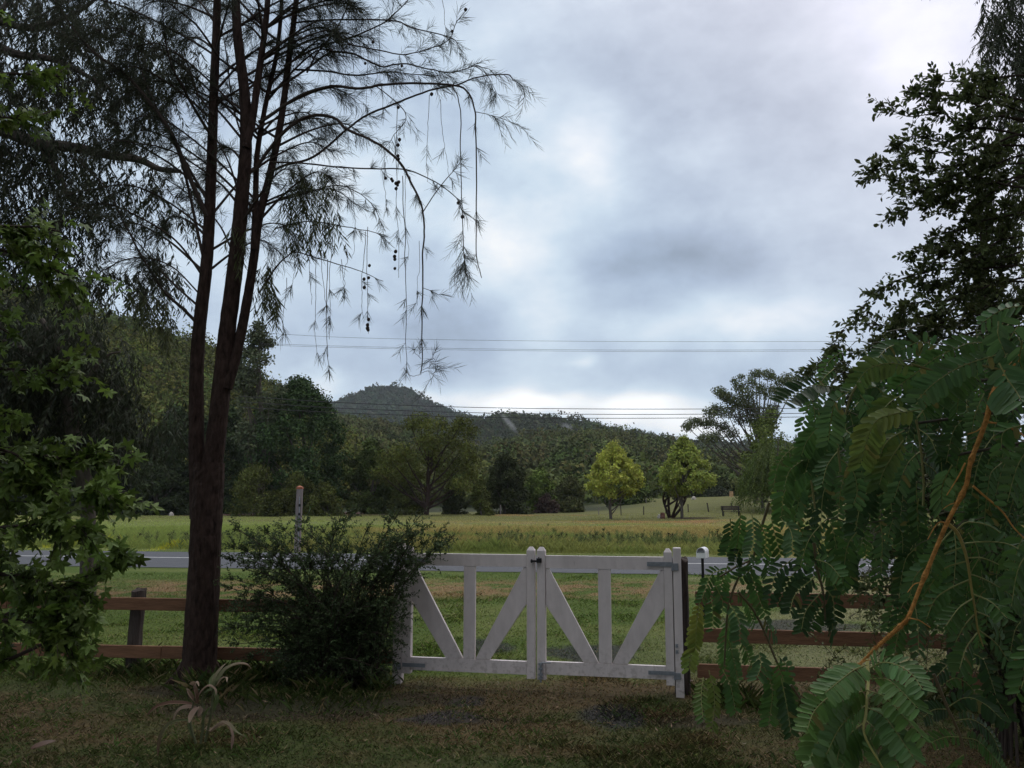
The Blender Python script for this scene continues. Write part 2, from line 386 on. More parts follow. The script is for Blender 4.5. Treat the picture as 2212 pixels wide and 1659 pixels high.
def leafy_shoots(mesh_leaf, mesh_twig, S, Dn, Ln, m, tmpl, llen, lwid, tint, droop=0.25, fwd=0.6, hang=0.0, r0=0.004, upw=0.6, tvar=0.3, lvar=0.3, seg=5, k=3, t0=0.08, flat=None):
    """N shoots from S along Dn (length Ln), each carrying m leaves of tmpl. Adds to the two Mesh collectors."""
    N = len(S); 
    if N == 0: return
    S = np.asarray(S, float); Dn = unit(Dn); Ln = np.broadcast_to(Ln, (N,)).astype(float)
    g = np.array([0, 0, -1.0])
    def curve(t):
        q = Ln[:, None, None] * t
        return S[:, None] + Dn[:, None] * q + g * (q * q) * droop / np.maximum(Ln, .05)[:, None, None]
    if mesh_twig is not None:
        t = np.linspace(0, 1, seg)[None, :, None]
        P = curve(t); 
        multi_tube(mesh_twig, P, r0 * np.linspace(1, .35, seg)[None, :] * np.ones((N, 1)), k)
    t = (np.linspace(t0, 1.0, m)[None, :] + rng.uniform(-.5, .5, (N, m)) / m).clip(0, 1)[:, :, None]
    P = curve(t)
    T = unit(Dn[:, None] + g * 2 * t * droop)
    rv = rand_unit(N * m).reshape(N, m, 3)
    if flat is not None:
        rv = unit(rv * (1, 1, flat))
    side = unit(rv - T * np.sum(rv * T, -1, keepdims=True))
    ld = unit(side + T * fwd + g * hang)
    up = unit(np.array([0, 0, 1.0]) * upw + rand_unit(N * m).reshape(N, m, 3))
    L1 = llen * (1 + rng.uniform(-lvar, lvar, N * m))
    sc = np.stack([L1 * (lwid / llen), L1, L1 * (lwid / llen)], -1)
    rot = frames(ld.reshape(-1, 3), up.reshape(-1, 3))
    tv = np.repeat(vary(tint, N, tvar * .6, .06), m, axis=0) * rng.uniform(1 - tvar, 1 + tvar, (N * m, 1))
    V, F, Tt = scatter(tmpl[0], tmpl[1], P.reshape(-1, 3), rot, sc, tv)
    mesh_leaf.add(V, F, Tt)
def multi_tube(mesh, P, r, k=3):
    N, n, _ = P.shape
    T = unit(np.gradient(P, axis=1)); ref = np.array([0.37, 0.21, 0.9])
    A = unit(np.cross(T, ref)); B = np.cross(T, A)
    a = np.linspace(0, 2 * np.pi, k, endpoint=False)
    V = (P[:, :, None] + (A[:, :, None] * np.cos(a)[:, None] + B[:, :, None] * np.sin(a)[:, None]) * np.asarray(r)[:, :, None, None]).reshape(-1, 3)
    base = (np.arange(N) * n * k)[:, None, None]; i = (np.arange(n - 1) * k)[None, :, None]; j = np.arange(k)[None, None]; j2 = (j + 1) % k
    F = np.stack([base + i + j, base + i + j2, base + i + k + j2, base + i + k + j], -1).reshape(-1, 4)
    mesh.add(V, [F])

# ------------------------------------------------------------------ ground
ROAD_Y0, ROAD_SL, ROAD_HW = 24.85, -0.155, 3.1
RT = np.array([1, ROAD_SL]) / math.hypot(1, ROAD_SL); RN = np.array([-RT[1], RT[0]])
def road_dist(x, y):
    return (np.asarray(y) - ROAD_Y0) * RN[1] + np.asarray(x) * RN[0]        # + beyond the centre line
def gz(x, y):
    x = np.asarray(x, float); y = np.asarray(y, float)
    z = 2.05 * sstep(60, 125, y) * sstep(5, 33, x) * (1 - .6 * sstep(160, 260, y))
    near = 1 - sstep(16, 20, y)
    z = z + near * (fbm(x * 1.1, y * 1.1, 5, 4) - .5) * 0.07 * sstep(-1, 3, y)
    far = sstep(30, 36, y)
    return z + far * (fbm(x * .25, y * .25, 8, 3) - .5) * 0.25
def gz1(x, y): return float(gz(np.array([x]), np.array([y]))[0])
def on_ground(px, d):
    x = (px - CX) / FPX * d * 1.0
    p = D(px, 1300, d); return np.array([p[0], d, gz1(p[0], d)])
GREEN_D, GREEN_M, BROWN, TAN = np.array([.044, .054, .017]), np.array([.062, .092, .017]), np.array([.078, .056, .027]), np.array([.26, .20, .095])
def ellipse(x, y, cx, cy, rx, ry, wob=0.35, seed=0):
    r = np.sqrt(((x - cx) / rx) ** 2 + ((y - cy) / ry) ** 2) + (fbm(x * 2.2, y * 2.2, 60 + seed, 3) - .5) * 2 * wob
    return 1 - sstep(.75, 1.1, r)
def ground_tint(x, y):
    x = np.asarray(x, float); y = np.asarray(y, float)
    n1 = fbm(x * .55 + 3, y * .8, 21, 5); n2 = fbm(x * 2.3, y * 2.9, 31, 4); n3 = fbm(x * .25, y * .35, 41, 3)
    mix = lambda a, b, t: a * (1 - t[..., None]) + b * t[..., None]
    # yard in front of the gate: dull green worn to brown thatch
    yard = mix(np.broadcast_to(GREEN_D, x.shape + (3,)), BROWN, sstep(.36, .58, n1 * .65 + n2 * .35))
    # verge between gate and road: lush, drier towards the road and on the right
    lush = mix(np.broadcast_to(GREEN_M, x.shape + (3,)), np.array([.15, .16, .05]), sstep(.45, .75, n1) * .5)
    lush = mix(lush, np.array([.19, .12, .06]), sstep(15.5, 17.2, y) * (1 - sstep(18.5, 20.5, y)) * sstep(.38, .6, n2) * .9)
    dry = sstep(.2, 3.4, x + (n3 - .5) * 4) * (1 - sstep(11.0, 13.5, y)); lush = mix(lush, np.array([.125, .125, .058]), dry * .85)
    lush = mix(lush, np.array([.17, .16, .08]), sstep(3.0, 5.0, x) * sstep(.3, .6, n1) * .8)
    c = mix(yard, lush, sstep(8.6, 9.8, y + (n2 - .5) * 1.2))
    # bare tyre patches and gravel showing through
    gravel = np.array([.036, .034, .037])
    for i, (a, b, rx, ry) in enumerate(((-.42, 8.15, .22, .22), (-.62, 7.6, .35, .22), (.84, 7.55, .26, .42), (1.05, 10.5, .5, .8), (-.3, 11.0, .3, .6), (4.0, 12.6, 1.0, .9))):
        c = mix(c, gravel, ellipse(x, y, a, b, rx, ry, .75, seed=i) * .8)
    soil = np.array([.032, .026, .018])
    for i, (a, b, rx, ry) in enumerate(((-.9, 8.2, .8, .25), (1.62, 7.4, .5, .22), (-.2, 7.4, .55, .12), (-3.0, 8.6, .6, .4), (-2.2, 5.6, .9, .4), (-2.0, 7.9, 1.2, .5))):
        c = mix(c, soil, ellipse(x, y, a, b, rx, ry, seed=9 + i) * .7)
    # paddock
    f1 = fbm(x * .05, y * .10, 71, 4); f2 = fbm(x * .22, y * .3, 81, 4)
    pad = mix(np.broadcast_to(np.array([.120, .145, .042]), x.shape + (3,)), np.array([.20, .160, .062]), sstep(.38, .60, f1 * .5 + f2 * .5) * sstep(-14, -4, x))
    pad = mix(pad, np.array([.15, .17, .055]), (1 - sstep(-18, -8, x)) * .7)
    pad = mix(pad, np.array([.118, .118, .040]), sstep(58, 76, y))
    pad = mix(pad, np.array([.22, .115, .05]), ellipse(x, y, 10.5, 67, 8, 4, seed=3) * sstep(.40, .65, f2) * .7)
    pad = mix(pad, np.array([.22, .125, .05]), ellipse(x, y, 2, 92, 12, 3.0, seed=4) * sstep(.45, .6, f2) * .5)
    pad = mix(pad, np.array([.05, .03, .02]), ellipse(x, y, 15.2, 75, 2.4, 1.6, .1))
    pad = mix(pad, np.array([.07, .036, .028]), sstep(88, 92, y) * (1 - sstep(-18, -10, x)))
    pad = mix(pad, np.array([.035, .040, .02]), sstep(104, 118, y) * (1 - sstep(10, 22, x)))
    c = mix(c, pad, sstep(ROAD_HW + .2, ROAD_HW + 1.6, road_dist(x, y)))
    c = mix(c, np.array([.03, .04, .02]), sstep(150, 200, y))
    return c
def build_ground():
    def rows(a): return np.unique(np.round(np.concatenate(a), 4))
    ys = rows([np.linspace(-60, 2, 16), np.linspace(2, 11, 150), np.linspace(11, 36, 110), np.linspace(36, 130, 130), np.geomspace(130, 1900, 30)])
    half = np.concatenate([np.linspace(0, 7, 95), np.linspace(7.2, 26, 75), np.linspace(27, 80, 60), np.geomspace(82, 1900, 26)])
    xs = rows([-half, half])
    X, Y = np.meshgrid(xs, ys); Z = gz(X, Y)
    V = np.stack([X, Y, Z], -1).reshape(-1, 3); nx = len(xs); ny = len(ys)
    i = np.arange(ny - 1)[:, None] * nx; j = np.arange(nx - 1)[None]
    F = np.stack([i + j, i + j + 1, i + nx + j + 1, i + nx + j], -1).reshape(-1, 4)
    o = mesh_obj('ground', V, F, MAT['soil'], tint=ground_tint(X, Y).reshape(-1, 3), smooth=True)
    tag(o, kind='structure')
build_ground()
def strip(name, mat, v0, v1, z, u0=-140, u1=140, n=120, wob=0.0):
    u = np.linspace(u0, u1, n); P = []
    for s_, v in ((0, v0), (1, v1)):
        vv = v + (fbm(u * .9, u * 0 + s_ * 7, 90 + s_, 4) - .5) * wob
        P.append(np.stack([u * RT[0] + vv * RN[0], ROAD_Y0 + u * RT[1] + vv * RN[1], np.full(n, z)], -1))
    V = np.concatenate(P); k = np.arange(n - 1)
    F = np.stack([k, k + 1, k + n + 1, k + n], -1)
    o = mesh_obj(name, V, F, mat); tag(o, kind='structure'); return o
strip('road', MAT['asphalt'], -ROAD_HW, ROAD_HW, 0.012, n=900, wob=.35)
strip('road_marking', MAT['road_paint'], .30, .44, 0.017, n=300)

# ------------------------------------------------------------------ hills and far forest
def hill(name, ridge, dr, df, foot=0.0, back=1.6, crowns=1500, size=6.0, q=40, leaf=1.0, base=(.05, .065, .03), seed=0, prof=1.15, bump=6.0, spread=.35):
    ridge = np.array(ridge, float); ns, nv = 90, 26
    px = np.linspace(ridge[0, 0], ridge[-1, 0], ns); py = np.interp(px, ridge[:, 0], ridge[:, 1])
    Rp = np.array([D(a, b, dr) for a, b in zip(px, py)]); Rp[:, 2] -= size * .75
    def surf(u, s):
        """u in 0..1 along, s in 0..1 foot to ridge, >1 behind."""
        i = u * (ns - 1)
        r = np.stack([np.interp(i, np.arange(ns), Rp[:, c]) for c in range(3)], -1)
        d = df + (dr - df) * s; f = d / dr
        h = np.where(s <= 1, np.clip(s, 0, 1) ** prof, np.clip(1 - (s - 1) * .5, 0, 1))
        x = r[:, 0] * f; zz = foot + (r[:, 2] - foot) * h
        zz = zz + (fbm(x / (dr * .06) + seed, d / (dr * .06), 100 + seed, 4) - .5) * bump * np.clip(s, 0, 1) * np.clip(1 - s, 0, 1) * 4
        return np.stack([x, d, zz], -1)
    uu, ss = np.meshgrid(np.linspace(0, 1, ns), np.linspace(0, back, nv)); P = surf(uu.ravel(), ss.ravel())
    i = np.arange(nv - 1)[:, None] * ns; j = np.arange(ns - 1)[None]
    F = np.stack([i + j, i + j + 1, i + ns + j + 1, i + ns + j], -1).reshape(-1, 4)
    o = mesh_obj(name, P, F, MAT['forest_floor'], smooth=True); tag(o, kind='structure')
    u = rng.random(crowns); s = rng.random(crowns) ** .8 * 1.08
    nr = int(crowns * .12); u[:nr] = rng.random(nr); s[:nr] = rng.uniform(.96, 1.03, nr)
    C = surf(u, s); rad = size * np.clip(.78 * np.exp(rng.normal(0, .32, crowns)), .35, 1.7) * (1 + .5 * (rng.random(crowns) < .06))
    C[:, 2] += rad * .35
    tint = vary(base, crowns, spread, .16)
    gl = fbm(C[:, 0] / (dr * .05), C[:, 1] / (dr * .05), 140 + seed, 3)[:, None]; tint = tint * (.75 + .5 * gl)
    dirs = rand_unit(crowns * q).reshape(crowns, q, 3); dirs[..., 2] = np.abs(dirs[..., 2]) * 1.1 - .3
    lump = .72 + .42 * rng.random((crowns, q, 1))
    pos = C[:, None] + dirs * rad[:, None, None] * lump * np.array([.62, .62, .75])
    rot = frames(rand_unit(crowns * q), unit(dirs.reshape(-1, 3) + .6 * rand_unit(crowns * q)))
    V, Fc, T = scatter(T_CARD[0], T_CARD[1], pos.reshape(-1, 3), rot, leaf * rng.uniform(.5, 1.35, crowns * q), np.repeat(tint, q, 0) * rng.uniform(.86, 1.16, (crowns * q, 1)))
    f = mesh_obj('forest', V, Fc, MAT['leaf_far'], tint=T)
    return f
f = hill('far_hill', [(560, 905), (640, 888), (720, 868), (770, 848), (805, 836), (835, 832), (880, 838), (920, 862), (960, 880), (1000, 893), (1040, 906), (1120, 930), (1250, 960), (1500, 990)], 1250, 800, crowns=5200, size=7.5, q=36, leaf=2.2, base=(.055, .074, .042), seed=1, bump=30)
tag(f, 'dark blue-green forest covering the pointed far hill', 'forest', kind='stuff')
f = hill('middle_hill', [(900, 940), (1000, 912), (1050, 900), (1100, 893), (1180, 899), (1250, 909), (1330, 924), (1400, 937), (1450, 947), (1540, 955), (1700, 958), (1900, 962), (2300, 960)], 720, 470, crowns=4600, size=6.5, q=46, leaf=1.35, base=(.058, .070, .030), seed=2, bump=16)
tag(f, 'dark green forest on the long ridge behind the yellow trees', 'forest', kind='stuff')
f = hill('foothill', [(560, 880), (640, 884), (700, 892), (760, 902), (830, 912), (900, 935), (960, 965), (1020, 975), (1080, 955), (1150, 940), (1250, 931), (1350, 940), (1450, 955), (1560, 985), (1800, 1010), (2300, 1000)], 400, 150, crowns=3000, size=6.0, q=100, leaf=.75, base=(.082, .094, .030), seed=3, bump=8)
tag(f, 'olive green forest on the low slope beyond the paddock', 'forest', kind='stuff')
f = hill('wooded_slope', [(-500, 560), (-200, 590), (0, 610), (100, 630), (170, 655), (240, 683), (300, 700), (360, 715), (420, 735), (500, 775), (580, 825), (660, 880), (760, 960)], 250, 125, crowns=2000, size=6.0, q=190, leaf=.48, base=(.092, .104, .026), seed=4, bump=8)
tag(f, 'green forest of gum crowns climbing the steep near slope', 'forest', kind='stuff')

# ------------------------------------------------------------------ gate, posts and rail fences
GO = np.array([0, 8.6, 0.0]); GT = unit(np.array([1, -.21, 0])); GN = np.array([GT[1], -GT[0], 0])     # GN faces the yard
GROT = np.stack([GT, -GN, np.array([0, 0, 1.0])], -1)
def gp(px, py):
    """Bearing -> (s, z) on the gate plane."""
    v = D(px, py, 1.0) - np.array([0, 0, H]); t = GO[1] / (v[1] + .21 * v[0])
    p = np.array([0, 0, H]) + v * t; return float((p - GO) @ GT), float(p[2])
def gw(s, z, off=0.0): return GO + GT * s + np.array([0, 0, z]) + GN * off
def prism(mesh, poly, front, back, ch=.004):
    """Board of outline poly [(s,z)...] (convex), front/back offsets towards the yard."""
    A = np.array(poly, float); n = len(A); c = A.mean(0)
    inner = c + (A - c) * (1 - ch / np.linalg.norm(A - c, axis=1, keepdims=True) * 1.4)
    V = [gw(s, z, front) for s, z in inner] + [gw(s, z, front - ch) for s, z in A] + [gw(s, z, back) for s, z in A]
    k = np.arange(n); k2 = (k + 1) % n
    F4 = np.concatenate([np.stack([k, k2, n + k2, n + k], -1), np.stack([n + k, n + k2, 2 * n + k2, 2 * n + k], -1)])
    mesh.add(np.array(V), [F4]); b = mesh.n - len(V)
    mesh.F.setdefault(n, []).append(np.arange(n)[None] + b); mesh.F.setdefault(n, []).append(np.arange(n)[None, ::-1] + b + 2 * n)
def board(name, poly, parent, front, back, mat=None):
    m = Mesh(); prism(m, poly, front, back); return m.build(name, mat or MAT['white_paint'], parent)
def rect(s0, s1, z0, z1): return [(s0, z0), (s1, z0), (s1, z1), (s0, z1)]
def stile(name, s0, s1, z0, z1, parent, front, back, mat, cap=.035, chamfer=.022):
    """Square timber with a bevelled top."""
    m = Mesh(); c = [(s0, front), (s1, front), (s1, back), (s0, back)]
    ci = [(s0 + chamfer, front - chamfer), (s1 - chamfer, front - chamfer), (s1 - chamfer, back + chamfer), (s0 + chamfer, back + chamfer)]
    V = [gw(s, z0, o) for s, o in c] + [gw(s, z1 - cap, o) for s, o in c] + [gw(s, z1, o) for s, o in ci]
    q = []
    for b in (0, 4):
        for i in range(4): q.append([b + i, b + (i + 1) % 4, b + 4 + (i + 1) % 4, b + 4 + i])
    q += [[8, 9, 10, 11], [3, 2, 1, 0]]
    m.add(np.array(V), [np.array(q)]); return m.build(name, mat, parent)
z3 = lambda X, Y: ((1216 + X / 2.694) * .67770, (1632 + Y / 2.694) * .67770)
z4 = lambda X, Y: ((1632 + X / 2.693) * .67770, (1632 + Y / 2.693) * .67770)
def S3(X, Y): return gp(*z3(X, Y))
def S4(X, Y): return gp(*z4(X, Y))
def strap(parent, s0, s1, z0, z1, e0, e1, ez0, ez1):
    m = Mesh(); prism(m, rect(s0, s1, z0, z1), .007, .002, .001); 
    prism(m, rect(e0, e1, ez0, ez1), .012, .0045, .001)
    m.tube([gw(e0 - .004, ez0 - .004, .010), gw(e0 - .004, ez1 + .004, .010)], .009, 8)
    for f in (.12, .45, .78): 
        s = s0 + (s1 - s0) * f; z = (z0 + z1) / 2; m.tube([gw(s, z, .004), gw(s, z, .012)], .007, 7)
    m.build('strap_hinge', MAT['galvanised'], parent)

def gate_left():
    l0 = S3(176, 900)[0]; l1 = S3(252, 900)[0]; r0 = S3(1247, 900)[0]; r1 = S3(1315, 900)[0]
    zb = S3(1270, 1432)[1]; zt = S3(1288, 300)[1]; trt = S3(800, 362)[1]; trb = S3(800, 466)[1]; brt = S3(740, 1266)[1]; brb = S3(740, 1378)[1]
    g = empty('garden_gate', gw((l0 + r1) / 2, 0)); tag(g, 'white timber gate leaf half overgrown by the dark shrub', 'gate', 'pair of white driveway gates')
    stile('stile', l0, l1, zb, zt, g, 0, -.07, MAT['white_paint']); stile('stile', r0, r1, zb, zt, g, 0, -.07, MAT['white_paint'])
    board('top_rail', rect(l1 + .001, r0 - .001, trb, trt), g, -.008, -.055); board('bottom_rail', rect(l1 + .001, r0 - .001, brb, brt), g, -.008, -.055)
    a, b = S3(702, 900)[0], S3(800, 900)[0]
    board('upright', rect(a, b, brt + .001, trb - .001), g, -.011, -.052)
    c1 = S3(275, 490); c2 = S3(262, 700)
    board('brace', [(l1 + .002, trb - .002), (l1 + .002, trb - .35), (S3(548, 1265)[0], brt + .002), (a - .004, brt + .002), (l1 + .035, trb - .002)], g, -.014, -.048)
    board('brace', [(r0 - .002, trb - .002), (r0 - .035, trb - .002), (b + .004, brt + .002), (S3(925, 1270)[0], brt + .002), (r0 - .002, trb - .35)], g, -.014, -.048)
    return g, l0, r1, zb, zt, trt, trb, brt, brb
def gate_right():
    l0 = S4(214, 900)[0]; l1 = S4(285, 900)[0]; r0 = S4(1313, 900)[0]; r1 = S4(1383, 900)[0]
    zb = S4(250, 1440)[1]; zt = S4(250, 302)[1]; trt = S4(800, 381)[1]; trb = S4(800, 492)[1]; brt = S4(800, 1306)[1]; brb = S4(800, 1418)[1]
    g = empty('garden_gate', gw((l0 + r1) / 2, 0)); tag(g, 'white timber gate leaf with black latch and two steel strap hinges', 'gate', 'pair of white driveway gates')
    stile('stile', l0, l1, zb, zt, g, 0, -.07, MAT['white_paint']); stile('stile', r0, r1, zb, zt, g, 0, -.07, MAT['white_paint'])
    board('top_rail', rect(l1 + .001, r0 - .001, trb, trt), g, -.008, -.055); board('bottom_rail', rect(l1 + .001, r0 - .001, brb, brt), g, -.008, -.055)
    a, b = S4(741, 900)[0], S4(849, 900)[0]
    board('upright', rect(a, b, brt + .001, trb - .001), g, -.011, -.052)
    board('brace', [(l1 + .002, trb - .002), (l1 + .002, trb - .35), (S4(615, 1300)[0], brt + .002), (a - .004, brt + .002), (l1 + .035, trb - .002)], g, -.014, -.048)
    board('brace', [(r0 - .002, trb - .002), (r0 - .035, trb - .002), (b + .004, brt + .002), (S4(990, 1310)[0], brt + .002), (r0 - .002, trb - .35)], g, -.014, -.048)
    return g, l0, r1, zb, zt, trt, trb, brt, brb
gl, gl0, gl1, *_a = gate_left()
gr, gr0, gr1, *_b = gate_right()
zs = lambda X, Y: S4(X, Y)
# hardware
h0 = S4(1158, 427); h1 = S4(1428, 470); strap(gr, h0[0], h1[0] - .055, h1[1], h0[1], h1[0] - .052, h1[0], h1[1] - .035, h0[1] - .01)
h0 = S4(1170, 1360); h1 = S4(1450, 1405); strap(gr, h0[0], h1[0] - .055, h1[1], h0[1], h1[0] - .052, h1[0], h1[1] - .035, h0[1] - .01)
h0 = S3(150, 1292); h1 = S3(375, 1335); strap(gl, gl0 + .012, h1[0], h1[1], h0[1], gl0 - .055, gl0 - .004, h1[1] - .03, h0[1])
h0 = S3(180, 388); h1 = S3(398, 430); strap(gl, gl0 + .012, h1[0], h1[1], h0[1], gl0 - .055, gl0 - .004, h1[1] - .03, h0[1])
m = Mesh(); a = S4(163, 412); b = S4(240, 430)
prism(m, rect(a[0], b[0], b[1], a[1]), .030, .012, .003)
a = S4(214, 396); b = S4(254, 434); prism(m, rect(a[0], b[0], b[1], a[1]), .034, .001, .003)
a = S4(228, 386); b = S4(238, 398); prism(m, rect(a[0], b[0], b[1], a[1]), .028, .012, .002)
a = S4(163, 405); b = S4(176, 436); prism(m, rect(a[0], b[0], b[1], a[1]), .018, .001, .002)
m.build('latch', MAT['black_iron'], gr)
m = Mesh(); a = S4(250, 1290); b = S4(250, 1440)
m.tube([gw(a[0], a[1], .02), gw(b[0], b[1] - .02, .02)], .009, 8)
for yy in (1300, 1345, 1392, 1425):
    q = S4(250, yy); prism(m, rect(q[0] - .022, q[0] + .018, q[1] - .009, q[1] + .009), .030, .001, .002)
m.tube([gw(a[0], a[1], .02), gw(a[0] + .10, a[1] + .004, .03)], .007, 6)
m.build('drop_bolt', MAT['galvanised'], gr)
# hinge posts
def gate_post(s0, s1, zt, label):
    p = gw((s0 + s1) / 2, 0); o = stile('gate_post', s0, s1, -.25, zt, None, -.001, -.10, MAT['white_paint'], cap=.006, chamfer=.006)
    tag(o, label, 'gate post', 'white hinge posts of the gates'); return o
pr = gate_post(S4(1392, 900)[0], S4(1462, 900)[0], S4(1415, 308)[1], 'white gate post beside the old dark post, with small rusty plates')
pl = gate_post(S3(102, 900)[0], S3(171, 900)[0], S4(1415, 308)[1] + .01, 'white gate post buried in the dark shrub')
for yy, dx in ((1148, 0), (1200, 3)):
    m = Mesh(); a = S4(1402 + dx, yy - 16); b = S4(1430 + dx, yy + 18); prism(m, [(a[0], b[1]), (b[0], b[1] + .004), (b[0] - .008, (a[1] + b[1]) / 2), (b[0], a[1] - .002), (a[0], a[1])], .004, 0.0, .001)
    m.build('metal_plate', MAT['galvanised'], pr)
def rough_post(name, base, w, d, h, mat, rz=0, lean=(0, 0), label=None, cat='post', group=None, parent=None, jag=.03):
    m = Mesh(); n = 9; k = 10; zz = np.linspace(-.2, h, n)
    a = np.linspace(0, 2 * np.pi, k, endpoint=False) + .3
    sq = lambda t: np.sign(t) * np.abs(t) ** .45
    V = []
    for i, z in enumerate(zz):
        f = 1 + rng.uniform(-.07, .07, k)
        x = sq(np.cos(a)) * w / 2 * f; y = sq(np.sin(a)) * d / 2 * f
        z_ = np.full(k, z) + (rng.uniform(-jag, jag, k) if i == n - 1 else 0)
        c, s_ = math.cos(rz), math.sin(rz)
        V.append(np.stack([x * c - y * s_ + lean[0] * z, x * s_ + y * c + lean[1] * z, z_], -1))
    V = np.concatenate(V) + np.asarray(base)
    i = np.arange(n - 1)[:, None] * k; j = np.arange(k)[None]; j2 = (j + 1) % k
    F = [np.stack([i + j, i + j2, i + k + j2, i + k + j], -1).reshape(-1, 4)]
    m.add(V, F); V2 = np.vstack([V[-k:], V[-k:].mean(0) + (0, 0, .01)]); m.add(V2, [np.array([[q, (q + 1) % k, k] for q in range(k)])])
    o = m.build(name, mat, parent, origin=base if parent is None else None)
    if label: tag(o, label, cat, group)
    return o
sA = S4(1455, 900)[0]; sB = S4(1519, 900)[0]
p = gw(sB - .075, 0, -.20); rough_post('fence_post', p, .15, .15, S4(1480, 427)[1] + .01, MAT['old_post'], rz=-.2, label='weathered dark timber post right behind the white gate post', cat='post')
# left two rail fence
FL0 = gw(S3(80, 900)[0], 0, -.12)
def fence_left():
    A = np.array([FL0[0] - .02, FL0[1] + .02, 0]); B = np.array([-7.4, 9.75, 0.0]); t = unit(B - A); L = np.linalg.norm(B - A)
    root = empty('rail_fence', (A + B) / 2); tag(root, 'brown two-rail timber fence running behind the tree trunk and shrub', 'fence')
    ang = math.atan2(t[1], t[0])
    # post seen left of the trunk
    q = D(275, 1400, 9.28); 
    for k, f in enumerate(((q[0] - A[0]) / (B[0] - A[0]), .12, .98)):
        c = A + t * L * f; rough_post('post', c + np.array([0, .09, 0]), .135, .12, .86, MAT['old_post'], rz=ang, lean=(.03, 0), parent=root)
    for zc in (.79, .30):
        m = Mesh(); cuts = [0, .335, .69, 1.0] if zc > .5 else [0, .40, .745, 1.0]
        for a, b in zip(cuts[:-1], cuts[1:]):
            c = A + t * L * (a + b) / 2 + np.array([0, 0, zc - .065 + rng.uniform(-.006, .006)])
            m.box(c, (L * (b - a) - .006, .038, .128), rz=ang, bevel=.004)
        m.build('rail', MAT['stained_rail'], root)
fence_left()
def fence_right():
    A = gw(sB + .06, 0, -.14); B = np.array([6.4, 6.55, 0]); 
    # fence line fixed by its bottom rail: left end and the frame's edge
    B = np.array([A[0] + 4.6, A[1] - .80, 0]); t = unit(B - A); L = np.linalg.norm(B - A); ang = math.atan2(t[1], t[0])
    root = empty('rail_fence', (A + B) / 2); tag(root, 'brown three-rail timber fence half hidden by drooping feathery leaves', 'fence')
    for f in (.50, .98):
        rough_post('post', A + t * L * f + np.array([0, .09, 0]), .13, .12, 1.02, MAT['old_post'], rz=ang, parent=root)
    for zc in (.895, .555, .225):
        m = Mesh()
        for a, b in ((0, .5), (.5, 1.0)):
            c = A + t * L * (a + b) / 2 + np.array([0, 0, zc]); m.box(c, (L * (b - a) - .006, .038, .128), rz=ang, bevel=.004)
        m.build('rail', MAT['stained_rail'], root)
fence_right()

# ------------------------------------------------------------------ letterbox and marker post
def letterbox():
    c = D(1517, 1192, 13.4); base = np.array([c[0], 13.4, 0.0]); zc = c[2] - .02
    root = empty('letterbox', base); tag(root, 'small white round-topped letterbox on a thin black post', 'letterbox')
    m = Mesh(); m.tube([base + (0, 0, -.2), base + (0, 0, zc - .075)], .022, 10); m.build('post', MAT['black_iron'], root)
    # round-topped body, open end turned towards the yard and a little left
    ang = R(-25); fwd = np.array([math.sin(ang), -math.cos(ang), 0]); sd = np.array([-fwd[1], fwd[0], 0]) * -1
    a = np.linspace(0, np.pi, 13); prof = [(-.075, -.075), (.075, -.075)] + [(.075 * math.cos(t), .025 + .075 * math.sin(t)) for t in a]
    prof = np.array(prof) * .9; n = len(prof); cc = base + (0, 0, zc)
    def ring(f, sc=1.0): return np.array([cc + sd * u * sc + np.array([0, 0, 1]) * v * sc + fwd * f for u, v in prof])
    V = np.concatenate([ring(.10), ring(.10, .90), ring(.02, .90), ring(-.15)]); k = np.arange(n); k2 = (k + 1) % n
    m = Mesh(); m.add(V, [np.stack([k, k2, n + k2, n + k], -1), np.stack([n + k, n + k2, 2 * n + k2, 2 * n + k], -1), np.stack([k2, k, 3 * n + k, 3 * n + k2], -1)])
    m.F.setdefault(n, []).append(k[None] + 2 * n); m.F.setdefault(n, []).append(k[None, ::-1] + 3 * n)
    body = m.build('box', MAT['mail_white'], root)
    m = Mesh(); q = cc + fwd * .104 + np.array([0, 0, -.028]); rot = np.stack([sd, -fwd, [0, 0, 1]], -1)
    m.box(q, (.142, .012, .085), rot=rot, bevel=.003); m.build('flap', MAT['mail_white'], body)
    m = Mesh(); m.box(cc + fwd * .108 + np.array([0, 0, .022]), (.12, .012, .014), rot=rot); m.build('slot_rim', MAT['galvanised'], body)
letterbox()
def marker():
    d = 29.9; t = D(648, 1050, d); b = np.array([D(642, 1190, d)[0], d, 0.0]); root = empty('marker_post', b)
    tag(root, 'tall grey timber post with an orange cap standing beyond the road', 'post')
    ln = (t[0] - b[0]) / t[2]; h = t[2] - .11
    rough_post('shaft', b, .21, .20, h, MAT['grey_post'], lean=(ln, 0), parent=root, jag=.005)
    c = np.array([t[0], d, h]); m = Mesh(); m.box(c + (0, 0, .035), (.22, .21, .06), bevel=.015)
    V = np.array([[-.11, -.11, .075], [.11, -.11, .075], [.11, .11, .075], [-.11, .11, .075], [0, 0, .13]]) + c
    m.add(V, [np.array([[0, 1, 4], [1, 2, 4], [2, 3, 4], [3, 0, 4]])]); m.build('cap', MAT['orange_cap'], root)
    m = Mesh(); m.tube([b + (.06, -.115, .2), c + (.05 - .02, -.115, -.25)], .016, 6); m.build('conduit', MAT['galvanised'], root)
    for dz in (-.55, -.85, -1.4):
        m = Mesh(); m.box(c + np.array([.05 + ln * dz, -.13, dz]), (.08, .05, .09), bevel=.01); m.build('clip', MAT['black_iron'], root)
marker()

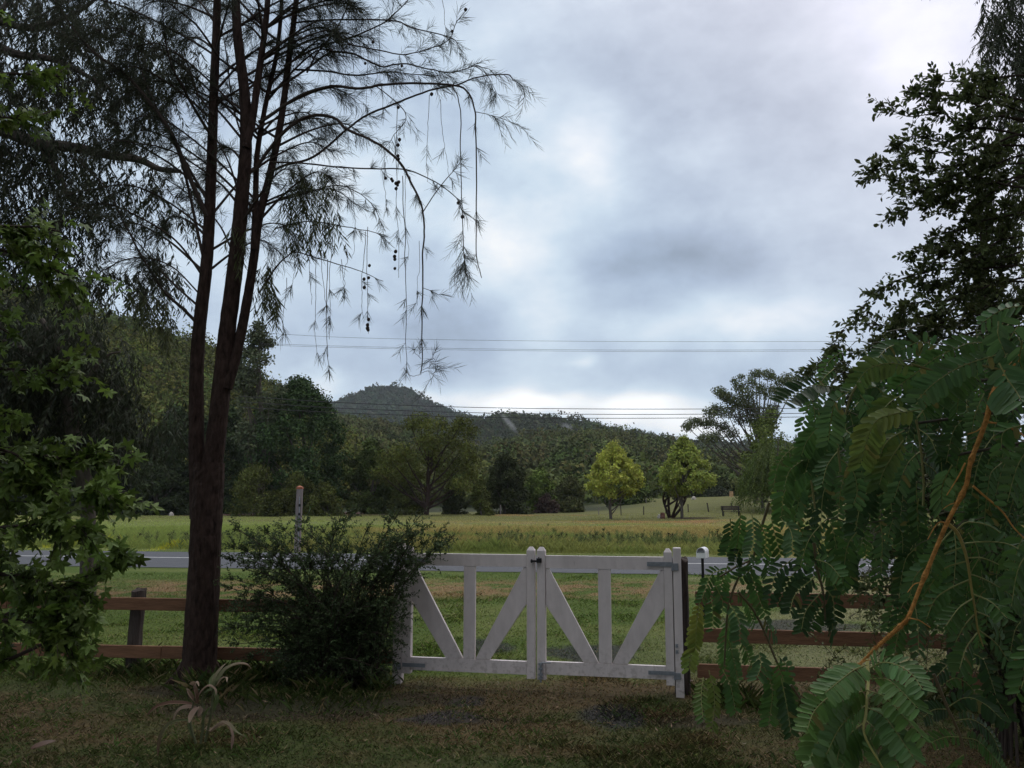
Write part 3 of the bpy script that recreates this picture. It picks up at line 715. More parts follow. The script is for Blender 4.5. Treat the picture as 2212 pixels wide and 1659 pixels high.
# ------------------------------------------------------------------ overhead wires
WIRES = [(-7.0, 'top', [(560, 719), (750, 729), (1000, 734.5), (1300, 737.5), (1620, 738), (1900, 737), (2260, 733)], 60, .011, 'thin uppermost cable crossing the cloudy sky'),
         (0, 'm', [(560, 742), (750, 748), (1000, 753), (1300, 756), (1620, 756), (1900, 754), (2260, 749)], 60.4, .011, 'thin cable just under the uppermost one'),
         (0, 'm', [(560, 745), (750, 751), (1000, 756), (1300, 759), (1620, 759), (1900, 757), (2260, 752)], 61, .011, 'thin cable lowest of the upper trio'),
         (0, 'l', [(520, 856), (720, 869), (1000, 879.5), (1300, 883.5), (1620, 883), (1900, 879), (2260, 870)], 50, .020, 'thick black cable highest of the lower trio'),
         (0, 'l', [(520, 868), (720, 881), (1000, 891), (1300, 895), (1620, 894), (1900, 890), (2260, 881)], 50.4, .020, 'thick black cable in the middle of the lower trio'),
         (0, 'l', [(520, 880), (720, 891), (1000, 900.5), (1300, 903.5), (1620, 902), (1900, 898), (2260, 889)], 51, .020, 'thick black cable lowest over the far hills')]
for _, _, pts, d, r, lab in WIRES:
    P = smooth_path(DA(pts, d), 10); m = Mesh(); m.tube(P, r, 5); o = m.build('overhead_cable', MAT['wire'], origin=P[0]); tag(o, lab, 'cable', 'overhead cables across the valley')

# ------------------------------------------------------------------ paddock fence posts, bench, stumps
px3 = lambda X, Y: ((2048 + X / 5.317) * .6777, (1450 + Y / 5.317) * .6777)
px2 = lambda X, Y: ((1632 + X / 5.317) * .6777, (1500 + Y / 5.317) * .6777)
px1 = lambda X, Y: ((1216 + X / 5.317) * .6777, (1500 + Y / 5.317) * .6777)
def far_post(pt, pb, w, mat, lab, grp):
    (x0, y0), (x1, y1) = pt, pb
    # distance where the sloping paddock meets the foot of the post
    best = min(np.linspace(60, 140, 321), key=lambda d: abs(D(x1, y1, d)[2] - gz1(D(x1, y1, d)[0], d)))
    b = D(x1, y1, best); t = D(x0, y0, best); b[2] = gz1(b[0], best)
    rough_post('paddock_post', b, w, w, max(t[2] - b[2], .7), mat, lean=((t[0] - b[0]) / max(t[2] - b[2], .5), 0), label=lab, cat='fence post', group=grp)
G1 = 'thin posts of the paddock fences'
for (a, b, w, mt, lab) in [
    (px3(20, 875), px3(20, 1015), .10, 'old_post', 'dark paddock post between the two yellow trees'),
    (px3(395, 850), px3(400, 1000), .14, 'old_post', 'stout dark post left of the small dark forked tree'),
    (px3(770, 835), px3(775, 970), .10, 'old_post', 'grey post just right of the second yellow tree trunk'),
    (px3(1095, 815), px3(1120, 965), .12, 'old_post', 'leaning dark post in the paddock left of the bench'),
    (px3(1505, 810), px3(1515, 930), .09, 'old_post', 'thin post straight behind the bench'),
    (px3(60, 725), px3(60, 815), .10, 'grey_post', 'pale post at the wood edge between the yellow trees'),
    (px3(1365, 620), px3(1375, 705), .10, 'grey_post', 'pale post on the crest of the paddock by the willow'),
    (px2(1840, 560), px2(1850, 760), .09, 'old_post', 'tall thin post right of the first yellow tree trunk'),
    (px2(1470, 630), px2(1470, 750), .08, 'grey_post', 'thin grey post left of the first yellow tree trunk'),
    (px2(155, 620), px2(160, 695), .12, 'grey_post', 'pale post with a rail stub, first of four at the wood edge'),
    (px2(278, 628), px2(280, 695), .12, 'grey_post', 'pale post second of four at the wood edge'),
    (px2(435, 622), px2(435, 700), .14, 'grey_post', 'thick pale post third of four at the wood edge'),
    (px2(530, 630), px2(530, 697), .12, 'grey_post', 'pale post last of four at the wood edge'),
    (px1(2015, 585), px1(2018, 740), .13, 'grey_post', 'pale double post right of the round bush'),
    (px1(1330, 600), px1(1330, 740), .10, 'old_post', 'thin post under the big spreading gum'),
    (px1(665, 620), px1(665, 740), .10, 'grey_post', 'grey post left of the big spreading gum trunk')]:
    far_post(a, b, w, MAT[mt], lab, G1)
def bench():
    d = 78; b = on_ground(1586, d); root = empty('park_bench', b); tag(root, 'dark wooden bench in the paddock half hidden by leaves', 'bench')
    m = Mesh()
    for i in range(4): m.box(b + (0, -.2 + i * .12, .45), (1.7, .1, .035))
    m.build('seat', MAT['old_post'], root)
    m = Mesh()
    for i in range(3): m.box(b + (0, .27 + i * .03, .6 + i * .13), (1.7, .03, .11))
    m.build('backrest', MAT['old_post'], root)
    for sx in (-.72, .72):
        m = Mesh(); m.box(b + (sx, -.17, .21), (.07, .07, .45)); m.box(b + (sx, .24, .42), (.07, .07, .86)); m.box(b + (sx, .03, .40), (.06, .42, .06)); m.build('leg_frame', MAT['black_iron'], root)
bench()
def lump(name, px, d, w, h, mat, lab, cat, flat_top=False):
    b = on_ground(px, d); m = Mesh(); n = 9; k = 12; z = np.linspace(-.1, 1, n); a = np.linspace(0, 2 * np.pi, k, endpoint=False)
    prof = (1 - .12 * z) if flat_top else np.sqrt(np.clip(1 - z ** 2.4, .02, 1))
    V = np.stack([np.cos(a)[None] * prof[:, None] * w / 2, np.sin(a)[None] * prof[:, None] * w / 2, np.repeat(z[:, None] * h, k, 1)], -1)
    V = V * (1 + rng.uniform(-.13, .13, (n, k, 1)) * np.array([1, 1, .3])); V = V.reshape(-1, 3) + b
    i = np.arange(n - 1)[:, None] * k; j = np.arange(k)[None]; j2 = (j + 1) % k
    m.add(V, [np.stack([i + j, i + j2, i + k + j2, i + k + j], -1).reshape(-1, 4)]); m.F.setdefault(k, []).append(np.arange(k)[None] + (n - 1) * k)
    o = m.build(name, mat, origin=b); tag(o, lab, cat)
lump('tree_stump', px3(375, 0)[0], 74, .42, .5, MAT['stump_dark'], 'dark reddish stump on the orange leaf litter', 'stump', True)
lump('boulder', px3(318, 0)[0], 76, .4, .38, MAT['stone'], 'pale grey rock beside the dark red stump', 'rock')
lump('tree_stump', px3(1565, 0)[0], 121, .55, .75, MAT['stump'], 'pale tan stump on the paddock crest beside the willow', 'stump', True)
lump('boulder', px3(915, 0)[0], 119, .65, .45, MAT['stone'], 'whitish rock on the paddock crest behind the yellow tree', 'rock')
lump('boulder', 360, 90, .5, .42, MAT['stone'], 'pale rock before the dark wood left of the trunk', 'rock')

# ------------------------------------------------------------------ trees beyond the paddock
def leaf_ball(mesh, c, r, n, leaf, tint, squash=.8, tvar=.3):
    """Leaf clump: cards in an ellipsoid, denser to the outside."""
    dirs = rand_unit(n); rad = rng.random((n, 1)) ** .45 * (.8 + .35 * rng.random((n, 1)))
    pos = c + dirs * rad * np.array([1, 1, squash]) * r
    rot = frames(rand_unit(n) + np.array([0, 0, -.35]), unit(dirs + .8 * rand_unit(n) + (0, 0, .5)))
    s = leaf * rng.uniform(.6, 1.35, n)
    V, F, T = scatter(T_QUAD[0], T_QUAD[1], pos, rot, np.stack([s * .62, s, s], -1), vary(tint, n, tvar, .08)); mesh.add(V, F, T)
def crown_profile(kind, t):
    return {'dome': math.sqrt(max(0, 1 - (2 * t - .9) ** 2 * .95)), 'cone': max(.06, min(1.0, 1.28 * (1 - t) ** .62) * min(1, .5 + t * 3.0)), 'spread': .45 + .55 * math.sin(min(1, t * 1.05) * math.pi * .62), 'bush': math.sqrt(max(0, 1 - t ** 2.2))}[kind]
def tree(name, lab, cat, px, d, top, left, right, base_t=.2, kind='dome', clumps=40, n=130, leaf=.34, tint=(.05, .07, .025), tr=.22, group=None, trunk_mat='bark_grey', clump_r=.2, limbs=8, stems=1, yscale=1.0, hollow=.5, pads=None, dense=1.0, pad_r=1.0):
    n = int(n * 1.45 * dense); clump_r = clump_r * (1.22 if pads is None and kind != 'cone' else 1.0)
    base = on_ground(px, d); tp = D(px, top, d); h = tp[2] - base[2]
    hw = (right - left) / 2 / FPX * d; ccx = D((left + right) / 2, top, d)[0]
    root = empty(name, base); tag(root, lab, cat, group)
    C = []; Rr = []
    for i in range(clumps):
        t = (i + rng.random()) / clumps; a = rng.random() * 2 * math.pi; w = crown_profile(kind, t) * hw * (.80 + .36 * float(vnoise(a * .9 + px, t * 4.0, 77))); rr = w * (1 - (1 - hollow) * rng.random() ** 1.6)
        r = hw * clump_r * rng.uniform(.7, 1.35); rr = max(0, rr - r * .7)
        C.append([ccx + math.cos(a) * rr + (base[0] - ccx) * max(0, .5 - t) * .6, base[1] + math.sin(a) * rr * yscale, base[2] + h * (base_t + (1 - base_t) * t) - r * .5]); Rr.append(r)
    if pads:
        C = [D(a, b, d + rng.uniform(-.5, .5) * hw) for a, b, _ in pads]; Rr = [q / FPX * d * pad_r for _, _, q in pads]; clump_r = float(np.mean(Rr)) / hw
    C = np.array(C); m = Mesh(); tint = np.array(tint) * 1.2
    for c, r in zip(C, Rr):
        leaf_ball(m, c, r, int(n * (r / (hw * clump_r)) ** 2), leaf, np.array(tint) * rng.uniform(.75, 1.3))
    m.build('crown', MAT['leaf_far' if d > 80 else 'leaf'], root, tinted=True)
    tk = Mesh()
    for s_ in range(stems):
        off = np.array([0, 0, 0]) if stems == 1 else np.array([(s_ - (stems - 1) / 2) * h * .10, rng.uniform(-.2, .2), 0])
        topc = np.array([ccx + off[0] * 1.5, base[1], base[2] + h * .78]); q = [base - (0, 0, .3), base + (topc - base) * .3 + off * .8 + np.array([rng.uniform(-.1, .1) * hw, 0, 0]), base + (topc - base) * .65 + off + np.array([rng.uniform(-.12, .12) * hw, 0, 0]), topc]
        P = smooth_path(q, 6); tk.tube(P, np.linspace(tr / math.sqrt(stems), tr * .25, len(P)), 8)
        for c in C[rng.permutation(len(C))[:limbs // stems + 1]]:
            f = np.clip((c[2] - base[2]) / h - .25, .12, .8); s0 = P[int(f * (len(P) - 1))]; mid = (s0 + c) / 2 + np.array([0, 0, -.04 * h]); tk.tube(smooth_path([s0, mid, c], 5), np.linspace(tr * .4, tr * .1, 11), 5)
    tk.build('trunk', MAT[trunk_mat], root)
    return root
OLIVE, DARK, MIDG, LITE = (.074, .084, .024), (.036, .043, .018), (.058, .076, .023), (.10, .135, .034)
GA = 'trees along the far side of the paddock'
YEL = (.31, .33, .062)
yk = dict(base_t=.35, kind='cone', clumps=150, n=62, leaf=.23, clump_r=.165, tr=.15, hollow=.62, limbs=14, group='yellowing trees in the paddock')
tree('young_tree', 'bright yellow pyramid tree nearer the middle of the paddock', 'tree', 1323, 75, 955, 1262, 1386, tint=YEL, **yk)
tree('young_tree', 'larger yellow-green pyramid tree beside the small forked tree', 'tree', 1478, 75, 944, 1414, 1538, tint=(.225, .265, .055), **yk)
tree('forked_tree', 'small dark many-stemmed tree under the larger yellow-green tree', 'tree', 1452, 77, 1035, 1420, 1500, base_t=.60, kind='dome', clumps=12, n=80, leaf=.22, tint=(.09, .115, .035), tr=.26, stems=4, trunk_mat='bark', clump_r=.2, dense=.6)
z6 = lambda L_: [(553 + x / 3, 553 + y / 3, r / 3) for x, y, r in L_]
tree('spreading_gum', 'broad olive gum with forked dark trunk in mid paddock edge', 'tree', 918, 92, 900, 845, 1045, n=330, leaf=.26, tint=(.080, .090, .022), tr=.30, trunk_mat='bark', limbs=22,
     pads=z6([(1060, 1075, 95), (1000, 1085, 60), (1120, 1095, 60), (1190, 1085, 75), (1340, 1080, 70), (1300, 1110, 60), (1385, 1140, 75), (1250, 1180, 100), (1110, 1190, 90), (950, 1270, 95), (860, 1310, 90), (1000, 1330, 100), (1340, 1240, 90), (1180, 1310, 110), (1400, 1300, 70), (880, 1420, 95), (1050, 1420, 90), (1250, 1430, 110), (1390, 1400, 85), (790, 1400, 60), (1150, 1230, 80), (960, 1420, 80), (1320, 1340, 80), (1330, 1480, 80)]))
tree('round_bush', 'round olive bush right of the spreading gum', 'bush', 1040, 90, 1034, 1003, 1070, base_t=.0, kind='bush', clumps=26, n=150, leaf=.25, tint=OLIVE, tr=.1, clump_r=.3)
tree('wood_tree', 'very dark rounded tree right of the round bush', 'tree', 1090, 98, 982, 1030, 1152, base_t=.02, kind='bush', clumps=50, n=170, leaf=.32, tint=DARK, group=GA)
tree('wood_tree', 'light green tree at the wood edge behind four pale posts', 'tree', 1165, 104, 1012, 1128, 1205, base_t=.08, tint=LITE, clumps=34, n=170, leaf=.34, group=GA, clump_r=.27)
tree('wood_tree', 'purple-brown low bush at the wood edge', 'bush', 1180, 101, 1068, 1150, 1212, base_t=.0, kind='bush', tint=(.050, .035, .028), clumps=20, n=120, leaf=.25, group=GA, clump_r=.3)
tree('wood_tree', 'dull olive tree left of the first yellow tree', 'tree', 1228, 108, 1028, 1188, 1275, base_t=.05, kind='bush', tint=(.070, .076, .030), clumps=36, n=160, leaf=.32, group=GA, clump_r=.26)
tree('wood_tree', 'dark tree right behind the first yellow tree', 'tree', 1360, 128, 1010, 1300, 1420, base_t=.0, kind='bush', tint=MIDG, clumps=46, n=150, leaf=.42, group=GA, clump_r=.24)
tree('wood_tree', 'dark tree at the wood edge right behind the larger yellow tree', 'tree', 1545, 134, 1022, 1480, 1600, base_t=.0, kind='bush', tint=DARK, clumps=46, n=150, leaf=.42, group=GA, clump_r=.24)
tree('wood_tree', 'small dull bush low on the crest left of the willow', 'bush', 1555, 129, 1052, 1515, 1592, base_t=.0, kind='bush', tint=(.045, .052, .03), clumps=26, n=120, leaf=.36, group=GA, clump_r=.28)
tree('wood_tree', 'mid green tree left of the spreading gum', 'tree', 800, 97, 952, 735, 868, base_t=.03, kind='bush', tint=MIDG, clumps=60, n=170, leaf=.32, group=GA)
tree('wood_tree', 'low dark bush under the spreading gum', 'bush', 880, 95, 1035, 830, 930, base_t=.0, kind='bush', tint=OLIVE, clumps=36, n=150, leaf=.28, group=GA, clump_r=.26)
tree('wood_tree', 'low dark shrub just right of the spreading gum trunk', 'bush', 982, 95, 1040, 950, 1016, base_t=.0, kind='bush', tint=DARK, clumps=26, n=130, leaf=.28, group=GA, clump_r=.3)
tree('tall_tree', 'dense dark green tree tallest right of the casuarina trunk', 'tree', 655, 96, 815, 520, 772, base_t=.08, kind='dome', clumps=120, n=190, leaf=.34, tint=(.040, .064, .024), tr=.4, clump_r=.17, limbs=16, hollow=.7, group=GA)
tree('tall_tree', 'greyish feathery gum rising beside the casuarina trunk', 'tree', 560, 92, 690, 495, 625, base_t=.35, kind='dome', clumps=46, n=120, leaf=.34, tint=(.075, .088, .048), tr=.3, clump_r=.24, limbs=18, hollow=.5, group=GA)
for (x, l, r_, t, d, lab) in [(548, 490, 618, 1000, 88, 'rounded olive shrub nearest the casuarina trunk'), (650, 600, 690, 1020, 90, 'rounded olive shrub left behind the orange-capped post'), (703, 660, 746, 1040, 88.5, 'rounded olive shrub right of the orange-capped post'), (600, 560, 640, 1062, 87, 'low dull shrub left of the orange-capped post')]:
    tree('olive_shrub', lab, 'shrub', x, d, t, l, r_, base_t=.0, kind='bush', clumps=36, n=130, leaf=.22, tint=np.array(OLIVE) * (.95 if x != 600 else .6), tr=.1, clump_r=.27, hollow=.8, group='rounded shrubs along the paddock edge')
for (x, l, r_, t, d, tt, lab) in [(60, -60, 190, 690, 98, DARK, 'dark tall tree far left behind the maple leaves'), (250, 150, 340, 850, 100, DARK, 'dark tree second from the left in the far wood'), (370, 310, 450, 880, 97, (.036, .050, .022), 'dark tree just left of the casuarina trunk'), (470, 405, 560, 870, 102, (.038, .054, .022), 'dark tree straight behind the casuarina trunk'), (-120, -260, 10, 720, 98, DARK, 'dark tree at the far left end of the wood'),
        (200, 120, 290, 985, 92, (.028, .036, .018), 'low dark tree in front at the left of the wood'), (330, 270, 410, 1000, 93, (.030, .040, .018), 'low dark tree in front beside the pale rock'), (90, 20, 160, 990, 93, (.028, .036, .018), 'low dark tree leftmost of the front row')]:
    tree('wood_tree', lab, 'tree', x, d, t, l, r_, base_t=.0, kind='bush', clumps=80, n=170, leaf=.36, tint=tt, tr=.35, clump_r=.2, hollow=.75, group=GA)
z9 = lambda L_: [((2148 + x / 4.147) * .6777, (1100 + y / 4.147) * .6777, r / 4.147 * .6777) for x, y, r in L_]
tree('tall_gum', 'tall open gum with thin crown beyond the willow', 'tree', 1640, 98, 798, 1478, 1770, n=230, leaf=.24, tint=(.085, .098, .046), tr=.30, limbs=34, trunk_mat='bark_grey', pad_r=1.45,
     pads=z9([(170, 1080, 60), (240, 1030, 75), (330, 1010, 60), (430, 1030, 75), (500, 1020, 55), (470, 900, 70), (560, 850, 85), (600, 610, 70), (660, 650, 70), (720, 700, 75), (800, 470, 45), (890, 420, 45), (880, 560, 85), (1020, 490, 60), (1070, 380, 70), (1130, 370, 50), (1250, 390, 75), (1300, 420, 45), (1130, 560, 70), (970, 660, 100), (830, 760, 100), (1200, 630, 75), (1310, 570, 60), (1410, 470, 70), (1500, 450, 80), (1620, 470, 80), (460, 1220, 80), (560, 1200, 70), (640, 1070, 75), (700, 880, 80), (900, 950, 95), (1060, 840, 90), (1100, 1000, 110), (1290, 850, 90), (1390, 620, 80), (760, 1160, 85), (360, 1230, 45), (950, 800, 90), (1200, 1080, 100)]))
tree('pale_tree', 'pale yellow-green tree in front of the tall open gum', 'tree', 1655, 90, 880, 1590, 1740, base_t=.2, kind='dome', clumps=44, n=110, leaf=.26, tint=(.105, .130, .036), tr=.2, clump_r=.2, limbs=12, hollow=.4)
def willow():
    d = 84; b = on_ground(1692, d); root = empty('willow', b); tag(root, 'pale green weeping willow right of the bench', 'tree')
    m = Mesh(); tw = Mesh(); N = 620
    top = D(1692, 930, d)[2]; u = rng.random(N); a = rng.random(N) * 2 * np.pi; rr = np.sqrt(u) * 2.9
    S = np.stack([b[0] + np.cos(a) * rr, b[1] + np.sin(a) * rr, b[2] + (top - b[2]) * (1 - .34 * (rr / 2.9) ** 2) * rng.uniform(.55, 1, N)], -1)
    Dn = np.stack([np.cos(a) * .35, np.sin(a) * .35, -np.ones(N) * .5], -1); Ln = rng.uniform(1.6, 3.6, N) * .9
    leafy_shoots(m, None, S, Dn, Ln, 34, T_LONG, .30, .09, (.095, .130, .026), droop=.45, fwd=.9, hang=.7, tvar=.3)
    m.build('crown', MAT['leaf'], root, tinted=True)
    m = Mesh(); m.tube(smooth_path([b - (0, 0, .2), b + (.1, 0, 1.6), b + (-.1, 0, 3), b + (.2, 0, top - b[2] - .6)], 6), np.linspace(.3, .06, 19), 8)
    for q in range(9):
        aa = q * .7; m.tube(smooth_path([b + (0, 0, 1.6 + q * .25), b + (math.cos(aa) * 1.2, math.sin(aa) * 1.2, 3.4 + q * .12), b + (math.cos(aa) * 2.2, math.sin(aa) * 2.2, 3.6 + q * .1)], 5), np.linspace(.12, .03, 11), 5)
    m.build('trunk', MAT['bark_grey'], root)
willow()
tree('grey_shrub', 'pale grey-green shrub beyond the road on the right', 'shrub', 1868, 31, 1128, 1836, 1905, base_t=.0, kind='bush', clumps=30, n=150, leaf=.10, tint=(.16, .17, .10), tr=.03, clump_r=.26)

# ------------------------------------------------------------------ grasses
def blades(name, X, Y, hgt, wid, tint, lab=None, lean=.35, tmpl=T_BLADE, sink=.01):
    n = len(X); Z = gz(X, Y) - sink; a = rng.random(n) * 2 * np.pi
    Dn = np.stack([np.cos(a) * lean * rng.random(n), np.sin(a) * lean * rng.random(n), np.ones(n)], -1)
    rot = frames(Dn, np.stack([np.cos(a), np.sin(a), np.zeros(n)], -1) + .2 * rand_unit(n))
    V, F, T = scatter(tmpl[0], tmpl[1], np.stack([X, Y, Z], -1), rot, np.stack([wid, hgt, hgt], -1), tint)
    o = mesh_obj(name, V, F, MAT['grass'], tint=T); tag(o, lab, 'grass', kind='stuff'); return o
def frustum_xy(n, y0, y1, pw=1.0, margin=1.12):
    """Points over the view's ground, density falling with distance (pw)."""
    u = rng.random(n); e = 2 - pw * 2
    y = (y0 ** e + u * (y1 ** e - y0 ** e)) ** (1 / e) if abs(e) > .05 else y0 * (y1 / y0) ** u
    return (rng.random(n) * 2 - 1) * y * .62 * margin, y
def lawn():
    out = []
    for n, y0, y1 in ((330000, 3.0, 9.2), (210000, 9.0, 21.5)):
        X, Y = frustum_xy(n, y0, y1, pw=1.1); keep = (road_dist(X, Y) < -ROAD_HW + .12 * rng.random(n))
        dens = sstep(.25, .6, fbm(X * 1.6, Y * 1.6, 201, 4)); keep &= rng.random(n) < .45 + .55 * dens; out.append(np.stack([X[keep], Y[keep]]))
    X, Y = np.concatenate(out, 1); n = len(X); tt = ground_tint(X, Y)
    dark = tt.sum(1) < .095; keep = ~(dark & (rng.random(n) < .8)); X, Y, tt = X[keep], Y[keep], tt[keep]; n = len(X)
    tt = np.clip(tt * np.exp(rng.normal(.45, .55, (n, 1))), 0, .5); straw = rng.random(n) < .07; tt[straw] = vary((.34, .27, .15), straw.sum())
    green = rng.random(n) < .14 * sstep(.35, .6, fbm(X * 1.1, Y * 1.1, 215, 3)) + .04; tt[green] = vary((.10, .17, .045), green.sum())
    tall = 1 + .9 * sstep(.58, .72, fbm(X * .9, Y * .9, 211, 3))
    h = rng.uniform(.012, .046, n) * tall * (1 + Y * .012); w = .0032 * (1 + Y * .08) * rng.uniform(.6, 1.3, n)
    blades('lawn_grass', X, Y, h, w, tt, 'short worn grass of the yard and roadside verge', lean=1.3)
lawn()
def paddock():
    n = 300000; X, Y = frustum_xy(n, 25.5, 125, pw=1.2)
    rd = road_dist(X, Y); 
    c = fbm(X * .22, Y * .13, 231, 4); kp = (rd > ROAD_HW + .15) & (Y < 90 + 6 * c); X, Y, rd, c = X[kp], Y[kp], rd[kp], c[kp]; n = len(X)
    tt = ground_tint(X, Y) * rng.uniform(.75, 1.45, (n, 1))
    mown = 1 - sstep(ROAD_HW + 1.0, ROAD_HW + 2.2, rd); tt = tt * (1 - mown[:, None]) + np.array([.095, .110, .030]) * mown[:, None]
    leftside = 1 - sstep(-16, -9, X + (c - .5) * 8); tt = tt * (1 - .7 * leftside[:, None] * (1 - mown)[:, None]) + vary((.15, .18, .05), n) * (.7 * leftside * (1 - mown))[:, None]
    yl = leftside * (rd < ROAD_HW + 4.5) * (fbm(X * .5, Y * .3, 261, 3) > .48); tt = np.where(yl[:, None] > .5, vary((.26, .25, .03), n), tt)
    tt = np.clip(tt * 2.2, 0, .55); h = (.05 + .46 * (1 - mown) * (.3 + c) * (1 - .85 * sstep(38, 62, Y))) * rng.uniform(.4, 1.2, n); w = .011 * (1 + Y * .035) * rng.uniform(.6, 1.4, n)
    blades('paddock_grass', X, Y, h, w, tt, 'long dry and green grass of the paddock across the road', lean=.6, sink=.02)
paddock()
def weeds():
    """Taller dark weed stands in the paddock."""
    P = []
    for (px, d, sx, sy, k) in [(1080, 31.5, .9, .6, 46), (1150, 36, 2.2, 1.4, 8), (1400, 33, 3.2, 1.4, 44), (1380, 37, 4, 2.0, 8), (1270, 32, 1.6, .8, 40), (1500, 32.5, 2.2, 1.2, 70), (900, 44, 9, 6, 10), (330, 35, 3.0, 1.6, 36), (480, 33, 3, 1.5, 60), (1120, 48, 14, 8, 8)]:
        c = on_ground(px, d); P.append(np.stack([c[0] + rng.normal(0, sx, k), d + rng.normal(0, sy, k), np.zeros(k)], -1))
    P = np.concatenate(P); P = P[road_dist(P[:, 0], P[:, 1]) > ROAD_HW + 1.2]; N = len(P); P[:, 2] = gz(P[:, 0], P[:, 1]); m = Mesh()
    Dn = rand_unit(N) * .22 + np.array([0, 0, 1]); Ln = rng.uniform(.28, .62, N) * (1 - .6 * sstep(36, 48, P[:, 1]))
    leafy_shoots(m, m, P, Dn, Ln, 26, T_LONG, .15, .030, (.17, .20, .075), droop=.02, fwd=1.1, tvar=.35, r0=.010)
    hd = Mesh(); pick = rng.random(N) < .35; S = (P + unit(Dn) * Ln[:, None])[pick]
    for c in S: leaf_ball(hd, c, .055, 8, .07, (.035, .025, .018))
    V = np.concatenate(m.V + hd.V)
    m.F = m.F; 
    for k_, f in hd.F.items(): m.F.setdefault(k_, []).extend([q + m.n for q in f])
    m.V += hd.V; m.T += hd.T; m.n += hd.n
    m.T = [np.where((t == 1).all(1, keepdims=True), (.05, .06, .03), t) for t in m.T]
    o = m.build('weeds', MAT['grass'], tinted=True); tag(o, 'dark green weeds with brown seed heads among the paddock grass', 'weeds', kind='stuff')
weeds()

# ------------------------------------------------------------------ casuarina by the fence
def spline_px(pts, d0, d1=None, n=8):
    """Bearings traced along a limb, depth running from d0 to d1, smoothed."""
    d1 = d0 if d1 is None else d1
    return smooth_path(DA(pts, np.linspace(d0, d1, len(pts))), n)
def wob(P, a, f=1.3, seed=0):
    t = np.linspace(0, f * len(P) / 8, len(P)); o = np.stack([fbm(t, t * 0 + 3 + i, seed + i, 3) - .5 for i in range(3)], -1)
    return P + o * 2 * a * np.linspace(0, 1, len(P))[:, None] ** .5
z2 = lambda L_: [(553 + x / 3, y / 3) for x, y in L_]
z1 = lambda L_: [(x / 3, y / 3) for x, y in L_]
z5 = lambda L_: [(x / 3, 553 + y / 3) for x, y in L_]
def casuarina():
    d = 9.0; b = D(430, 1440, d); b[2] = gz1(b[0], d); root = empty('casuarina', b)
    tag(root, 'tall dark casuarina with several trunks and thin hanging branchlets', 'tree')
    tk = Mesh(); trunks = []
    def stem(pts, r0, r1, dd0=d, dd1=None, k=14, rough=.06):
        P = spline_px(pts, dd0, dd1, 12); tk.tube(P, np.linspace(r0, r1, len(P)), k, rough=rough * .6); trunks.append((P, np.linspace(r0, r1, len(P)))); return P
    # root flare and double bole
    P = smooth_path([b - (0, 0, .15), D(432, 1400, d), D(440, 1250, d), D(447, 1100, d), D(452, 1000, d)], 10)
    tk.tube(P, np.interp(np.linspace(0, 1, len(P)), [0, .08, .2, .55, 1], [.26, .20, .172, .160, .158]), 18, rough=.035)
    for a in range(6):
        aa = a * 1.05 + .3; tk.tube(smooth_path([b + (0, 0, .32), b + (math.cos(aa) * .17, math.sin(aa) * .17, .08), b + (math.cos(aa) * .34, math.sin(aa) * .34, -.06)], 5), np.linspace(.10, .03, 11), 8, rough=.08)
    stem([(428, 1120), (424, 900), (428, 740), (447, 560), (456, 380), (462, 200), (468, 40), (474, -160), (480, -420)], .085, .030, d, 9.1)
    stem([(458, 1010), (473, 890), (488, 740), (510, 560), (522, 430), (531, 320), (528, 200), (512, 60), (505, -150), (500, -420)], .108, .034, d, 8.9)
    stem([(490, 840), (512, 760), (532, 660), (548, 560), (560, 470), (585, 370), (607, 260), (625, 120), (640, 0), (655, -160), (665, -400)], .058, .024, 8.95, 9.2)
    stem([(531, 320), (545, 260), (560, 150), (575, 40), (585, -120), (590, -350)], .045, .024, 8.9, 9.0)
    stem([(548, 540), (552, 440), (556, 330), (575, 220), (600, 100), (612, -60), (620, -300)], .036, .018, 9.0, 9.3)
    tk.build('trunk', MAT['bark'], root)
    br = Mesh(); lf = Mesh(); tips = []
    def limb(pts, r0, r1, d0=9.0, d1=None, spray=1.0, k=6, span=(.25, 1.0)):
        P = wob(spline_px(pts, d0, d1 if d1 is not None else d0 + rng.uniform(-.8, .8), 7), .02, seed=int(rng.integers(900)))
        br.tube(P, np.linspace(r0, r1, len(P)), k)
        if spray: tips.append((P, spray, span))
        return P
    # limbs reaching right over the paddock
    limb(z2([(-20, 1120), (90, 960), (210, 830), (330, 760), (440, 745), (530, 775), (590, 840), (730, 900), (830, 960), (940, 1060), (1000, 1170), (1080, 1350), (1090, 1500), (1085, 1659)]) + [(912, 650), (911, 730), (909, 808)], .022, .005, 9.0, 8.4, .10)
    limb(z2([(60, 1130), (190, 1070), (380, 1010), (590, 840), (700, 760), (920, 660), (1080, 600), (1200, 570), (1330, 540), (1450, 500), (1600, 485), (1660, 505), (1720, 560), (1750, 630)]), .015, .004, 9.0, 8.6, .32)
    limb(z2([(20, 790), (60, 770), (250, 640), (370, 585), (500, 560), (700, 575), (870, 545), (1060, 540), (1270, 550), (1370, 590), (1410, 700), (1420, 900), (1430, 1300), (1435, 1659)]) + [(1040, 600)], .020, .004, 8.9, 8.5, .10)
    limb(z2([(1265, 552), (1310, 640), (1325, 800), (1330, 1100), (1335, 1400), (1345, 1650)]) + [(1004, 590)], .006, .004, 8.55, 8.5, .45, span=(.72, 1))
    limb(z2([(80, 610), (220, 520), (350, 430), (480, 340), (600, 340), (700, 380), (820, 430), (950, 405), (1130, 445), (1250, 470), (1400, 425), (1500, 440)]), .015, .004, 9.1, 8.9, .5)
    limb(z2([(240, 450), (450, 460), (650, 490), (850, 470), (1000, 485), (1200, 490)]), .012, .004, 9.2, 9.0, .8)
